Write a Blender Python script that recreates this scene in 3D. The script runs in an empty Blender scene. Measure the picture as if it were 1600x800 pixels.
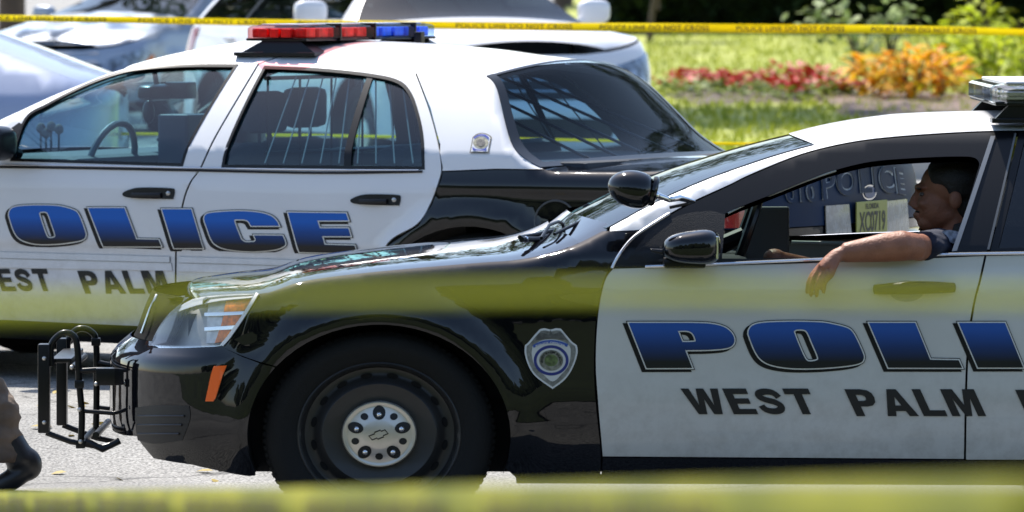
import bpy, bmesh, math, random
import numpy as np
from mathutils import Vector, Matrix
from mathutils.geometry import delaunay_2d_cdt
from mathutils import noise as mnoise
R = math.radians
rnd = random.Random(7)
sc = bpy.context.scene
COL = sc.collection
# ------------------------------------------------------------------ camera, world, sun
F = 10230.0; HC = 1.9; YH = -43.0          # focal length in px (1600 wide), eye height, horizon row
cd = bpy.data.cameras.new('camera'); cam = bpy.data.objects.new('camera', cd); COL.objects.link(cam)
cam.location = (0, 0, HC); cam.rotation_euler = (R(90), 0, 0)
cd.sensor_width = 36; cd.lens = 36*F/1600; cd.shift_y = -(400-YH)/1600
cd.clip_start = 0.5; cd.clip_end = 2000
cd.dof.use_dof = True; cd.dof.focus_distance = 23.6; cd.dof.aperture_fstop = cd.lens/1000/0.032
sc.camera = cam
SUN_EL, SUN_AZ = 57, 24        # azimuth from +Y (behind the cars) towards -X
w = bpy.data.worlds.new('World'); sc.world = w; w.use_nodes = True
nt = w.node_tree; bg = nt.nodes['Background']
sky = nt.nodes.new('ShaderNodeTexSky'); sky.sky_type = 'NISHITA'; sky.sun_disc = False
sky.sun_elevation = R(SUN_EL); sky.sun_rotation = R(-SUN_AZ); sky.air_density = 1.0; sky.dust_density = 1.0; sky.ozone_density = 1.0
nt.links.new(sky.outputs[0], bg.inputs[0]); bg.inputs[1].default_value = 0.13
sd = bpy.data.lights.new('sun', 'SUN'); sd.energy = 4.2; sd.angle = R(0.6); sd.color = (1, .95, .87)
sun = bpy.data.objects.new('sun', sd); COL.objects.link(sun)
dirv = Vector((-math.sin(R(SUN_AZ))*math.cos(R(SUN_EL)), math.cos(R(SUN_AZ))*math.cos(R(SUN_EL)), math.sin(R(SUN_EL))))
sun.rotation_euler = dirv.to_track_quat('Z', 'Y').to_euler(); sun.location = (0, 30, 30)
sc.view_settings.view_transform = 'Standard'; sc.view_settings.look = 'None'
sc.view_settings.exposure = 1.03; sc.view_settings.gamma = 1
sc.cycles.max_bounces = 10; sc.cycles.transparent_max_bounces = 24; sc.cycles.glossy_bounces = 5
sc.cycles.caustics_reflective = False; sc.cycles.caustics_refractive = False
sc.cycles.use_denoising = True

# ------------------------------------------------------------------ helpers
def tag(o, label=None, cat=None, group=None, kind=None):
    if label: o['label'] = label
    if cat: o['category'] = cat
    if group: o['group'] = group
    if kind: o['kind'] = kind
    return o
def empty(name, loc=(0,0,0), rz=0):
    o = bpy.data.objects.new(name, None); COL.objects.link(o)
    o.location = loc; o.rotation_euler = (0,0,rz); o.empty_display_size = .2
    return o
def srgb(c):
    return tuple((x/255/12.92 if x/255 <= .04045 else ((x/255+.055)/1.055)**2.4) for x in c)
def mat(name, col, rough=.5, metal=0, coat=0, spec=.5, bump=0, bscale=40, var=0, vscale=3, emis=None, alpha=None, trans=0, coatr=.03):
    m = bpy.data.materials.new(name); m.use_nodes = True; t = m.node_tree; b = t.nodes['Principled BSDF']
    b.inputs['Base Color'].default_value = (*col, 1); b.inputs['Roughness'].default_value = rough
    b.inputs['Metallic'].default_value = metal; b.inputs['Coat Weight'].default_value = coat
    b.inputs['Coat Roughness'].default_value = coatr; b.inputs['Specular IOR Level'].default_value = spec
    if trans: b.inputs['Transmission Weight'].default_value = trans
    if var or bump:
        tc = t.nodes.new('ShaderNodeTexCoord')
    if var:
        n = t.nodes.new('ShaderNodeTexNoise'); n.inputs['Scale'].default_value = vscale; n.inputs['Detail'].default_value = 6
        t.links.new(tc.outputs['Object'], n.inputs['Vector'])
        r = t.nodes.new('ShaderNodeMapRange'); r.inputs[1].default_value=.3; r.inputs[2].default_value=.7
        r.inputs[3].default_value = 1-var; r.inputs[4].default_value = 1+var*.5
        mx = t.nodes.new('ShaderNodeVectorMath'); mx.operation = 'SCALE'; mx.inputs[0].default_value = col
        t.links.new(n.outputs[0], r.inputs[0]); t.links.new(r.outputs[0], mx.inputs['Scale']); t.links.new(mx.outputs[0], b.inputs['Base Color'])
        r2 = t.nodes.new('ShaderNodeMapRange'); r2.inputs[3].default_value = rough*.8; r2.inputs[4].default_value = min(1, rough*1.3+.02)
        t.links.new(n.outputs[0], r2.inputs[0]); t.links.new(r2.outputs[0], b.inputs['Roughness'])
    if bump:
        n = t.nodes.new('ShaderNodeTexNoise'); n.inputs['Scale'].default_value = bscale; n.inputs['Detail'].default_value = 4
        t.links.new(tc.outputs['Object'], n.inputs['Vector'])
        bp = t.nodes.new('ShaderNodeBump'); bp.inputs['Strength'].default_value = bump; bp.inputs['Distance'].default_value = .01
        t.links.new(n.outputs[0], bp.inputs['Height']); t.links.new(bp.outputs[0], b.inputs['Normal'])
    return m
def coatbump(m,scale,strength,detail=5,dist=.01):
    t=m.node_tree;b=t.nodes['Principled BSDF'];tc=t.nodes.new('ShaderNodeTexCoord');n=t.nodes.new('ShaderNodeTexNoise')
    n.inputs['Scale'].default_value=scale;n.inputs['Detail'].default_value=detail;bp=t.nodes.new('ShaderNodeBump')
    bp.inputs['Strength'].default_value=strength;bp.inputs['Distance'].default_value=dist
    t.links.new(tc.outputs['Object'],n.inputs['Vector']);t.links.new(n.outputs[0],bp.inputs['Height']);t.links.new(bp.outputs[0],b.inputs['Coat Normal']);return m
def glass(name, tint, rough=.0, refl=1.0, extra=0.0):
    m = bpy.data.materials.new(name); m.use_nodes = True; t = m.node_tree
    for n in list(t.nodes): t.nodes.remove(n)
    o = t.nodes.new('ShaderNodeOutputMaterial'); mx = t.nodes.new('ShaderNodeMixShader')
    tr = t.nodes.new('ShaderNodeBsdfTransparent'); tr.inputs[0].default_value = (*tint, 1)
    gl = t.nodes.new('ShaderNodeBsdfGlossy'); gl.inputs['Roughness'].default_value = rough; gl.inputs[0].default_value = (refl,refl,refl,1)
    fr = t.nodes.new('ShaderNodeFresnel')
    ge = t.nodes.new('ShaderNodeNewGeometry'); io = t.nodes.new('ShaderNodeMapRange'); io.inputs[3].default_value = 1.5; io.inputs[4].default_value = 1/1.5
    t.links.new(ge.outputs['Backfacing'], io.inputs[0]); t.links.new(io.outputs[0], fr.inputs[0])
    ad = t.nodes.new('ShaderNodeMath'); ad.operation = 'ADD'; ad.inputs[1].default_value = extra; ad.use_clamp = True
    t.links.new(fr.outputs[0], ad.inputs[0]); t.links.new(ad.outputs[0], mx.inputs[0])
    t.links.new(tr.outputs[0], mx.inputs[1]); t.links.new(gl.outputs[0], mx.inputs[2]); t.links.new(mx.outputs[0], o.inputs[0])
    return m

def link(name, me, m, parent=None, loc=None):
    o = bpy.data.objects.new(name, me); COL.objects.link(o)
    if m is not None: me.materials.append(m)
    if parent is not None: o.parent = parent
    if loc is not None: o.location = loc
    return o

class MB:
    """collects shapes, builds one mesh"""
    def __init__(s): s.v=[]; s.f=[]; s.sm=[]; s.mi=[]; s.cm=0
    def add(s, v, f, smooth=False):
        b=len(s.v); s.v += [tuple(p) for p in v]; s.f += [tuple(i+b for i in q) for q in f]; s.sm += [smooth]*len(f); s.mi += [s.cm]*len(f); return s
    def box(s, lo, hi, bev=0.0, M=None):
        bm = bmesh.new(); bmesh.ops.create_cube(bm, size=1)
        for v in bm.verts:
            v.co = Vector([(lo[i]+hi[i])/2 + v.co[i]*(hi[i]-lo[i]) for i in range(3)])
        if bev: bmesh.ops.bevel(bm, geom=bm.edges[:], offset=bev, segments=2, affect='EDGES', profile=.6)
        s.bm(bm, M, smooth=False)
        return s
    def bm(s, bm, M=None, smooth=True):
        bm.verts.index_update()
        v=[(M@x.co if M else x.co) for x in bm.verts]; f=[[y.index for y in q.verts] for q in bm.faces]
        s.add(v,f,smooth); bm.free(); return s
    def tube(s, pts, r, seg=10, cap=True, flat=None, closed=False):
        P=[Vector(p) for p in pts]; n=len(P)
        rr = r if hasattr(r,'__len__') else [r]*n
        up=None; rings=[]
        for i in range(n):
            if closed: t=(P[(i+1)%n]-P[i-1])
            else: t=(P[min(i+1,n-1)]-P[max(i-1,0)])
            t=t.normalized() if t.length>1e-9 else Vector((0,0,1))
            if up is None:
                up = Vector((0,0,1)) if abs(t.z)<.9 else Vector((0,1,0))
            a=t.cross(up)
            if a.length<1e-6: a=t.cross(Vector((1,0,0)))
            a.normalize(); b=a.cross(t).normalized(); up=b
            e = rr[i]; ea,eb = (e if hasattr(e,'__len__') else (e,e))
            if flat: ea*=flat[0]; eb*=flat[1]
            rings.append([P[i]+a*math.cos(2*math.pi*k/seg)*ea+b*math.sin(2*math.pi*k/seg)*eb for k in range(seg)])
        v=[p for q in rings for p in q]; f=[]
        m=n if closed else n-1
        for i in range(m):
            j=(i+1)%n
            for k in range(seg):
                f.append((i*seg+k, i*seg+(k+1)%seg, j*seg+(k+1)%seg, j*seg+k))
        if cap and not closed:
            f.append(tuple(range(seg))[::-1]); f.append(tuple((n-1)*seg+k for k in range(seg)))
        f=[q[::-1] for q in f]
        s.add(v,f,True); return s
    def lathe(s, prof, c=(0,0,0), axis='y', seg=64, sx=1.0, sz=1.0, smooth=True, close=False):
        # prof: list of (r, h); revolve about the axis through c
        n=len(prof); v=[];f=[]
        for (r,h) in prof:
            for k in range(seg):
                a=2*math.pi*k/seg
                if axis=='y': v.append((c[0]+r*math.cos(a)*sx, c[1]+h, c[2]+r*math.sin(a)*sz))
                else: v.append((c[0]+r*math.cos(a)*sx, c[1]+r*math.sin(a)*sz, c[2]+h))
        for i in range(n-1):
            for k in range(seg):
                f.append((i*seg+k,i*seg+(k+1)%seg,(i+1)*seg+(k+1)%seg,(i+1)*seg+k))
        s.add(v,f,smooth); return s
    def ell(s, c, r, seg=24, rings=14, fn=None, M=None):
        bm=bmesh.new(); bmesh.ops.create_uvsphere(bm,u_segments=seg,v_segments=rings,radius=1)
        for v in bm.verts:
            p=v.co.copy()
            if fn: p=fn(p)
            v.co=Vector((c[0]+p.x*r[0], c[1]+p.y*r[1], c[2]+p.z*r[2]))
        s.bm(bm,M); return s
    def build(s, name, m, parent=None, fixn=True, sharp=40):
        me=bpy.data.meshes.new(name); me.from_pydata(s.v,[],s.f)
        ms = m if isinstance(m,(list,tuple)) else [m]
        o=bpy.data.objects.new(name,me); COL.objects.link(o)
        for x in ms: me.materials.append(x)
        for p,sm,mi in zip(me.polygons,s.sm,s.mi): p.use_smooth=sm; p.material_index=mi
        if fixn:
            bm=bmesh.new(); bm.from_mesh(me); bmesh.ops.recalc_face_normals(bm,faces=bm.faces[:]); bm.to_mesh(me); bm.free()
        if any(s.sm):
            try: me.set_sharp_from_angle(angle=R(sharp))
            except Exception: pass
        if parent is not None: o.parent=parent
        return o

def sm(pts, k=6, closed=False):
    """Catmull-Rom through the points"""
    P=[np.array(p,float) for p in pts]; n=len(P); out=[]
    rng = range(n) if closed else range(n-1)
    for i in rng:
        if closed: p0,p1,p2,p3=P[i-1],P[i],P[(i+1)%n],P[(i+2)%n]
        else: p0,p1,p2,p3=P[max(i-1,0)],P[i],P[i+1],P[min(i+2,n-1)]
        for j in range(k):
            t=j/k
            out.append(tuple(.5*((2*p1)+(-p0+p2)*t+(2*p0-5*p1+4*p2-p3)*t*t+(-p0+3*p1-3*p2+p3)*t**3)))
    if not closed: out.append(tuple(P[-1]))
    return out
def path(*segs, k=6):
    """join smoothed segments at sharp corners; a 2-point segment is straight"""
    out=[]
    for s in segs:
        q = sm(s,k) if len(s)>2 else [tuple(map(float,p)) for p in s]
        if out and np.hypot(out[-1][0]-q[0][0], out[-1][1]-q[0][1])<1e-6: q=q[1:]
        out+=q
    if np.hypot(out[-1][0]-out[0][0], out[-1][1]-out[0][1])<1e-6: out=out[:-1]
    return out
def pip(P, poly):
    x=P[:,0];y=P[:,1];c=np.zeros(len(P),bool);q=np.asarray(poly)
    x1,y1=q[:,0],q[:,1];x2,y2=np.roll(x1,-1),np.roll(y1,-1)
    for a,b,d,e in zip(x1,y1,x2,y2):
        if b==e: continue
        m=((b>y)!=(e>y))&(x<(d-a)*(y-b)/(e-b)+a); c^=m
    return c
def dens(loop, step):
    out=[];n=len(loop)
    for i in range(n):
        a=np.array(loop[i],float);b=np.array(loop[(i+1)%n],float);d=np.linalg.norm(b-a)
        k=max(1,int(math.ceil(d/step)))
        if d<1e-7: continue
        for j in range(k): out.append(tuple(a+(b-a)*j/k))
    return out
def tri2d(loops, step):
    L=[dens(l,step) for l in loops]
    pts=[];edges=[]
    for l in L:
        b=len(pts);pts+=l;edges+=[(b+i,b+(i+1)%len(l)) for i in range(len(l))]
    A=np.array(pts)
    lo=A.min(0);hi=A.max(0)
    gx=np.arange(lo[0]+step/2,hi[0],step);gy=np.arange(lo[1]+step/2,hi[1],step)
    if len(gx) and len(gy):
        G=np.array([(x+(step/2 if j%2 else 0),y) for j,y in enumerate(gy) for x in gx])
        ins=np.zeros(len(G),bool)
        for l in L: ins^=pip(G,l)
        G=G[ins]
        if len(G):
            d=np.min(((G[:,None,:]-A[None])**2).sum(2),axis=1) if len(G)*len(A)<8e6 else np.array([((g-A)**2).sum(1).min() for g in G])
            G=G[d>(step*.5)**2]
            pts=pts+[tuple(g) for g in G]
    vo,eo,fo,_,_,_=delaunay_2d_cdt([Vector(p) for p in pts],edges,[],0,1e-7)
    V=np.array([(v.x,v.y) for v in vo]);T=np.array([f for f in fo if len(f)==3])
    C=V[T].mean(1);ins=np.zeros(len(C),bool)
    for l in L: ins^=pip(C,l)
    return V,T[ins],L
def lift(V, S, push=0, h=2e-3):
    P=[];N=[]
    for u,v in V:
        p=np.array(S(u,v));du=np.array(S(u+h,v))-np.array(S(u-h,v));dv=np.array(S(u,v+h))-np.array(S(u,v-h))
        n=np.cross(du,dv);l=np.linalg.norm(n);n=n/l if l>1e-12 else np.array((0,-1,0.))
        P.append(p+n*push);N.append(n)
    return P,N
def panel(name, loops, S, m, parent, step=.04, lip=.012, push=0.0, W=None):
    """loops in (u,v) lifted on surface S; W: also the mirrored copy on the far side"""
    V,T,L=tri2d(loops,step)
    P,N=lift(V,S,push)
    v=[tuple(p) for p in P];n=[tuple(q) for q in N];f=[]
    for t in T:
        a,b,c=[P[i] for i in t]
        if np.dot(np.cross(b-a,c-a),N[t[0]]+N[t[1]]+N[t[2]])<0: t=t[::-1]
        f.append(tuple(int(i) for i in t))
    if lip:
        for l in L:
            Q,M=lift(l,S,push);k=len(Q)
            for i in range(k):
                a,b=Q[i],Q[(i+1)%k];na,nb=M[i],M[(i+1)%k]
                s=np.cross(b-a,na);ls=np.linalg.norm(s);s=s/ls if ls>1e-12 else na
                base=len(v);v+=[tuple(a),tuple(b),tuple(b-nb*lip),tuple(a-na*lip)]
                # rounded look: the edge normal leans between face and side
                n+=[tuple(na*.6+s*.4)]*2+[tuple(s)]*2;f.append((base,base+1,base+2,base+3))
    def mk(v,n,f,par):
        me=bpy.data.meshes.new(name);me.from_pydata(v,[],f)
        for p in me.polygons:p.use_smooth=True
        me.normals_split_custom_set_from_vertices(n)
        return link(name,me,m,par)
    o=mk(v,n,f,parent)
    if W is not None:
        o2=mk([(p[0],W-p[1],p[2]) for p in v],[(q[0],-q[1],q[2]) for q in n],[q[::-1] for q in f],MIR.get(parent.name,parent))
        MIR[o.name]=o2
    return o
MIR={}
def offp(loop,d):
    """offset a closed loop outward by d (any orientation)"""
    P=[np.array(p,float) for p in loop];n=len(P)
    ar=sum(P[i][0]*P[(i+1)%n][1]-P[(i+1)%n][0]*P[i][1] for i in range(n))
    sg=1 if ar>0 else -1;out=[]
    for i in range(n):
        a,b,c=P[i-1],P[i],P[(i+1)%n]
        e1=b-a;e2=c-b
        l1=np.linalg.norm(e1);l2=np.linalg.norm(e2)
        if l1<1e-9 or l2<1e-9: out.append(tuple(b));continue
        n1=np.array((e1[1],-e1[0]))/l1*sg;n2=np.array((e2[1],-e2[0]))/l2*sg
        m=n1+n2;k=np.dot(m,n1)
        if k<.35:k=.35
        out.append(tuple(b+m/k*d))
    return out
def grid(name, rows, m, parent=None, smooth=True, flip=False):
    """rows: list of equal-length lists of points"""
    v=[tuple(p) for r in rows for p in r];n=len(rows[0]);f=[]
    for i in range(len(rows)-1):
        for j in range(n-1):
            q=(i*n+j,i*n+j+1,(i+1)*n+j+1,(i+1)*n+j);f.append(q[::-1] if flip else q)
    me=bpy.data.meshes.new(name);me.from_pydata(v,[],f)
    for p in me.polygons:p.use_smooth=smooth
    return link(name,me,m,parent)
def text2d(s, size=1, shear=0, offset=0, space=1.0):
    """(loops-free) 2-D mesh of a word in the built-in font: verts Nx2, faces"""
    c=bpy.data.curves.new('t','FONT');c.body=s;c.size=size;c.shear=shear;c.offset=offset;c.space_character=space
    o=bpy.data.objects.new('t',c);COL.objects.link(o)
    dg=bpy.context.evaluated_depsgraph_get();me=o.evaluated_get(dg).to_mesh()
    V=np.array([(v.co.x,v.co.y) for v in me.vertices]) if len(me.vertices) else np.zeros((0,2));Fc=[tuple(p.vertices) for p in me.polygons]
    o.evaluated_get(dg).to_mesh_clear();bpy.data.objects.remove(o);bpy.data.curves.remove(c)
    return V,Fc
def textlift(name,s,box,S,m,parent,push=.003,shear=0,offset=0,space=1.0,W=None,fn=None):
    """word fitted into box (u0,v0,u1,v1) = lower-left to upper-right, lifted on S"""
    V,Fc=text2d(s,1,shear,offset,space)
    lo=V.min(0);hi=V.max(0);u0,v0,u1,v1=box
    U=[(u0+(p[0]-lo[0])/(hi[0]-lo[0])*(u1-u0),v0+(p[1]-lo[1])/(hi[1]-lo[1])*(v1-v0)) for p in V]
    if fn:U=[fn(*p) for p in U]
    P,N=lift(U,S,push)
    v=[tuple(p) for p in P];f=list(Fc)
    me=bpy.data.meshes.new(name);me.from_pydata(v,[],f)
    return link(name,me,m,parent)

class Frame:
    """a car's own axes: x rearwards, y from its near side to its far side, z up"""
    def __init__(s,O,a):
        s.O=np.array(O,float);s.ex=np.array((math.cos(a),-math.sin(a)));s.ey=np.array((math.sin(a),math.cos(a)));s.a=a
    def at(s,px,py,off):
        """local (x,z) of the surface point y=off(x,z) seen at a photo point"""
        f = off if callable(off) else (lambda x,z:off)
        Y=s.O[1]
        for _ in range(14):
            X=(px-800)*Y/F;Z=HC-(py-YH)*Y/F
            d=np.array((X-s.O[0],Y-s.O[1]));x=d@s.ex;y=d@s.ey;z=Z-s.O[2]
            k=((px-800)/F*s.ey[0]+s.ey[1])
            Y+=(f(x,z)-y)/k
        return x,z
    def p(s,px,py,y):
        x,z=s.at(px,py,y);return (x,y,z)
    def tr(s,pts,off): return [s.at(a,b,off) for a,b in pts]
    def root(s,name): return empty(name,tuple(s.O),-s.a)
    def proj(s,x,y,z):
        P=s.O[:2]+s.ex*x+s.ey*y;return 800+F*P[0]/P[1],YH+F*(HC-z-s.O[2])/P[1]

# ------------------------------------------------------------------ materials
K=lambda *c:srgb(c)
BLACKP=mat('black_paint',(.004,.0043,.006),.4,0,1.0,.0,var=.25,vscale=2)
WHITEN=mat('white_paint_ground_bounce',(.56,.55,.51),.4,0,.5,.5,var=.05,vscale=2)  # warm, darker tone of ground bounce on the doors is put into this white
WHITEP=mat('white_paint',(.66,.66,.67),.4,0,.6,.5,var=.04,vscale=2)
PLAST=mat('black_plastic',(.010,.010,.011),.45,spec=.3,bump=.15,bscale=300)
SATIN=mat('satin_black',(.006,.006,.007),.3,spec=.3)
RUBBER=mat('rubber',(.010,.010,.0095),.8,spec=.25,bump=.2,bscale=120,var=.3,vscale=8)
STEELB=mat('black_steel',(.015,.015,.015),.42,metal=.0,coat=.12,var=.3,vscale=9)
CHROME=mat('chrome',(.75,.75,.76),.12,metal=1)
SILVER=mat('hub_silver',(.62,.58,.52),.32,metal=.75,var=.1,vscale=15)
def road_dirt(m,amount=.6):
    t=m.node_tree;b=t.nodes['Principled BSDF'];src=b.inputs['Base Color'].links[0].from_socket
    tc=t.nodes.new('ShaderNodeTexCoord');sp=t.nodes.new('ShaderNodeSeparateXYZ');n=t.nodes.new('ShaderNodeTexNoise');n.inputs['Scale'].default_value=16;n.inputs['Detail'].default_value=9;n.inputs['Roughness'].default_value=.7
    r=t.nodes.new('ShaderNodeMapRange');r.inputs[1].default_value=.75;r.inputs[2].default_value=.28;r.inputs[3].default_value=0;r.inputs[4].default_value=amount
    q=t.nodes.new('ShaderNodeMapRange');q.inputs[1].default_value=.42;q.inputs[2].default_value=.68
    mu=t.nodes.new('ShaderNodeMath');mu.operation='MULTIPLY';mx=t.nodes.new('ShaderNodeMix');mx.data_type='RGBA';mx.inputs[7].default_value=(.20,.17,.13,1)
    L=t.links.new;L(tc.outputs['Object'],sp.inputs[0]);L(tc.outputs['Object'],n.inputs['Vector']);L(sp.outputs[2],r.inputs[0]);L(n.outputs[0],q.inputs[0]);L(r.outputs[0],mu.inputs[0]);L(q.outputs[0],mu.inputs[1])
    L(mu.outputs[0],mx.inputs[0]);L(src,mx.inputs[6]);L(mx.outputs[2],b.inputs['Base Color'])
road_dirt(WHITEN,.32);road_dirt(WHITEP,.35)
DARK=mat('interior_dark',(.012,.012,.014),.8)
INTG=mat('interior_grey',(.06,.065,.075),.8,bump=.2,bscale=200,var=.15,vscale=12)
GLASS=glass('clear_glass',(.56,.80,.86),0,.9,.03)
GLASSR=glass('rear_glass',(.70,.88,1.0),0,.27,.0)
TINT=glass('tinted_glass',(.05,.055,.06),0,.8,.02)
LENS=glass('lamp_lens',(.92,.92,.91),.02,.8,.0)
AMBER=mat('amber',(.85,.16,.01),.25,coat=.6,spec=.6)
ORANGE=mat('orange_marker',(.9,.12,.005),.3,coat=.8)
DECALB=mat('decal_black',(.004,.004,.005),.4,spec=.3)
DECALW=mat('decal_white',(.72,.71,.66),.4,coat=.4)
DECALG=mat('decal_dark_grey',(.018,.018,.017),.5,spec=.3)
def blue_grad(name,c0,c1,c2,p1=.5,p2=.95,p0=.15):
    m=mat(name,(0,0,0),.4,coat=.15,spec=.3);t=m.node_tree;b=t.nodes['Principled BSDF']
    tc=t.nodes.new('ShaderNodeTexCoord');sp=t.nodes.new('ShaderNodeSeparateXYZ');cr=t.nodes.new('ShaderNodeValToRGB')
    t.links.new(tc.outputs['Generated'],sp.inputs[0]);t.links.new(sp.outputs[2],cr.inputs[0]);t.links.new(cr.outputs[0],b.inputs['Base Color'])
    e=cr.color_ramp.elements;e[0].position=p0;e[0].color=(*c0,1);e[1].position=p2;e[1].color=(*c2,1)
    x=e.new(p1);x.color=(*c1,1);return m
BLUEN=blue_grad('livery_blue_fade',(.006,.008,.010),(.008,.034,.13),(.018,.085,.34),.46,.85,.15)
# ================================================================== ground
def s01(a,b,x):
    t=min(1,max(0,(x-a)/(b-a)));return t*t*(3-2*t)
def gz(Y):
    return .15*s01(24.3,26,Y)+.25*s01(30.5,40,Y)
GM=mat('concrete_road',(.28,.27,.25),.9,bump=1.0,bscale=70,var=.30,vscale=1.3)
t=GM.node_tree;b_=t.nodes['Principled BSDF'];src=b_.inputs['Base Color'].links[0].from_socket
tc=t.nodes.new('ShaderNodeTexCoord');n=t.nodes.new('ShaderNodeTexNoise');n.inputs['Scale'].default_value=90;n.inputs['Detail'].default_value=5
r=t.nodes.new('ShaderNodeMapRange');r.inputs[1].default_value=.35;r.inputs[2].default_value=.6;r.inputs[3].default_value=.35;r.inputs[4].default_value=1.2
mx=t.nodes.new('ShaderNodeVectorMath');mx.operation='SCALE';t.links.new(tc.outputs['Object'],n.inputs['Vector']);t.links.new(n.outputs[0],r.inputs[0])
t.links.new(src,mx.inputs[0]);t.links.new(r.outputs[0],mx.inputs['Scale']);t.links.new(mx.outputs[0],b_.inputs['Base Color'])
def add_cracks(m):
    t=m.node_tree;b=t.nodes['Principled BSDF'];src=b.inputs['Base Color'].links[0].from_socket
    tc=t.nodes.new('ShaderNodeTexCoord');n=t.nodes.new('ShaderNodeTexVoronoi');n.feature='DISTANCE_TO_EDGE';n.inputs['Scale'].default_value=.9
    nz=t.nodes.new('ShaderNodeTexNoise');nz.inputs['Scale'].default_value=3;ad=t.nodes.new('ShaderNodeMix');ad.data_type='VECTOR';ad.inputs[0].default_value=.25
    t.links.new(tc.outputs['Object'],nz.inputs['Vector']);t.links.new(tc.outputs['Object'],ad.inputs[4]);t.links.new(nz.outputs[1],ad.inputs[5]);t.links.new(ad.outputs[1],n.inputs['Vector'])
    r=t.nodes.new('ShaderNodeMapRange');r.inputs[1].default_value=0;r.inputs[2].default_value=.012;r.inputs[3].default_value=.35;r.inputs[4].default_value=1
    mx=t.nodes.new('ShaderNodeVectorMath');mx.operation='SCALE';t.links.new(n.outputs[0],r.inputs[0]);t.links.new(src,mx.inputs[0]);t.links.new(r.outputs[0],mx.inputs['Scale']);t.links.new(mx.outputs[0],b.inputs['Base Color'])
add_cracks(GM)
rows=[]
ys=[-300,-100,-50,-20,0,10,20]+list(np.linspace(21,40,70))+[45,50,60,80,120,200,400,900]
for y in ys:
    rows.append([(x,y,gz(y)) for x in (-400,-100,-30,-10,-5,0,5,10,30,100,400)])
g=grid('ground',rows,GM,flip=True);tag(g,kind='structure')
# lawn rising behind the parking area
def lz(x,y):
    z=float(np.interp(y,[46,50,60,80,100,125,160,260],[.40,.42,.50,.78,1.02,1.25,1.6,2.2]))
    return z+.05*mnoise.noise(Vector((x*.25,y*.12,0)))
GRASS=mat('grass',(.30,.33,.035),.9,bump=1,bscale=30,var=.35,vscale=1.1)
def add_litter(m,col,scale,lo,hi):
    t=m.node_tree;b=t.nodes['Principled BSDF'];src=b.inputs['Base Color'].links[0].from_socket
    tc=t.nodes.new('ShaderNodeTexCoord');n=t.nodes.new('ShaderNodeTexNoise');n.inputs['Scale'].default_value=scale;n.inputs['Detail'].default_value=3
    r=t.nodes.new('ShaderNodeMapRange');r.inputs[1].default_value=lo;r.inputs[2].default_value=hi
    mx=t.nodes.new('ShaderNodeMix');mx.data_type='RGBA';mx.inputs[7].default_value=(*col,1)
    t.links.new(tc.outputs['Object'],n.inputs['Vector']);t.links.new(n.outputs[0],r.inputs[0]);t.links.new(r.outputs[0],mx.inputs[0]);t.links.new(src,mx.inputs[6]);t.links.new(mx.outputs[2],b.inputs['Base Color'])
add_litter(GRASS,(.27,.22,.11),4.5,.56,.70);add_litter(GRASS,(.16,.21,.02),1.6,.54,.74)
rows=[]
for y in np.concatenate([np.linspace(47.5,130,110),[150,200,260]]):
    rows.append([(x,y,lz(x,y)) for x in np.linspace(1.0,1.0+40,70)])
lawn=grid('lawn',rows,GRASS,flip=True);tag(lawn,kind='structure')
kb=MB();kb.box((.85,47.3,.30),(41,47.5,.55),bev=.02);k_=kb.build('kerb',mat('kerb_concrete',(.45,.43,.40),.85,bump=.4),None);tag(k_,kind='structure')
MULCH=mat('mulch_bark',(.15,.095,.07),.95,bump=1,bscale=14,var=.8,vscale=6)
def blob(cx,cy,rx,ry,n=60,seed=0):
    v=[];R_=8
    for i in range(R_+1):
        for k in range(n):
            a=2*math.pi*k/n;q=i/R_*(1+.16*math.sin(3*a+seed)+.09*math.sin(7*a+seed*2));x=cx+rx*q*math.cos(a);y=cy+ry*q*math.sin(a)
            v.append((x,y,lz(x,y)+.035+.03*mnoise.noise(Vector((x*3,y*3,1)))+(.0 if i<R_ else -.05)))
    f=[(i*n+k,i*n+(k+1)%n,(i+1)*n+(k+1)%n,(i+1)*n+k) for i in range(R_) for k in range(n)]
    return v,f


rows=[[(x,y,.02+.03*mnoise.noise(Vector((x*.5,y*.5,0)))) for x in np.linspace(-60,60,61)] for y in np.linspace(-33,20.6,44)]
vg=grid('reflection_verge',rows,mat('reflection_verge_dark',(.055,.07,.02),.95,bump=1,bscale=12,var=.5,vscale=1.5),flip=True);tag(vg,kind='structure')  # unseen dark grass added so the black paint mirrors less sunlit road
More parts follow.
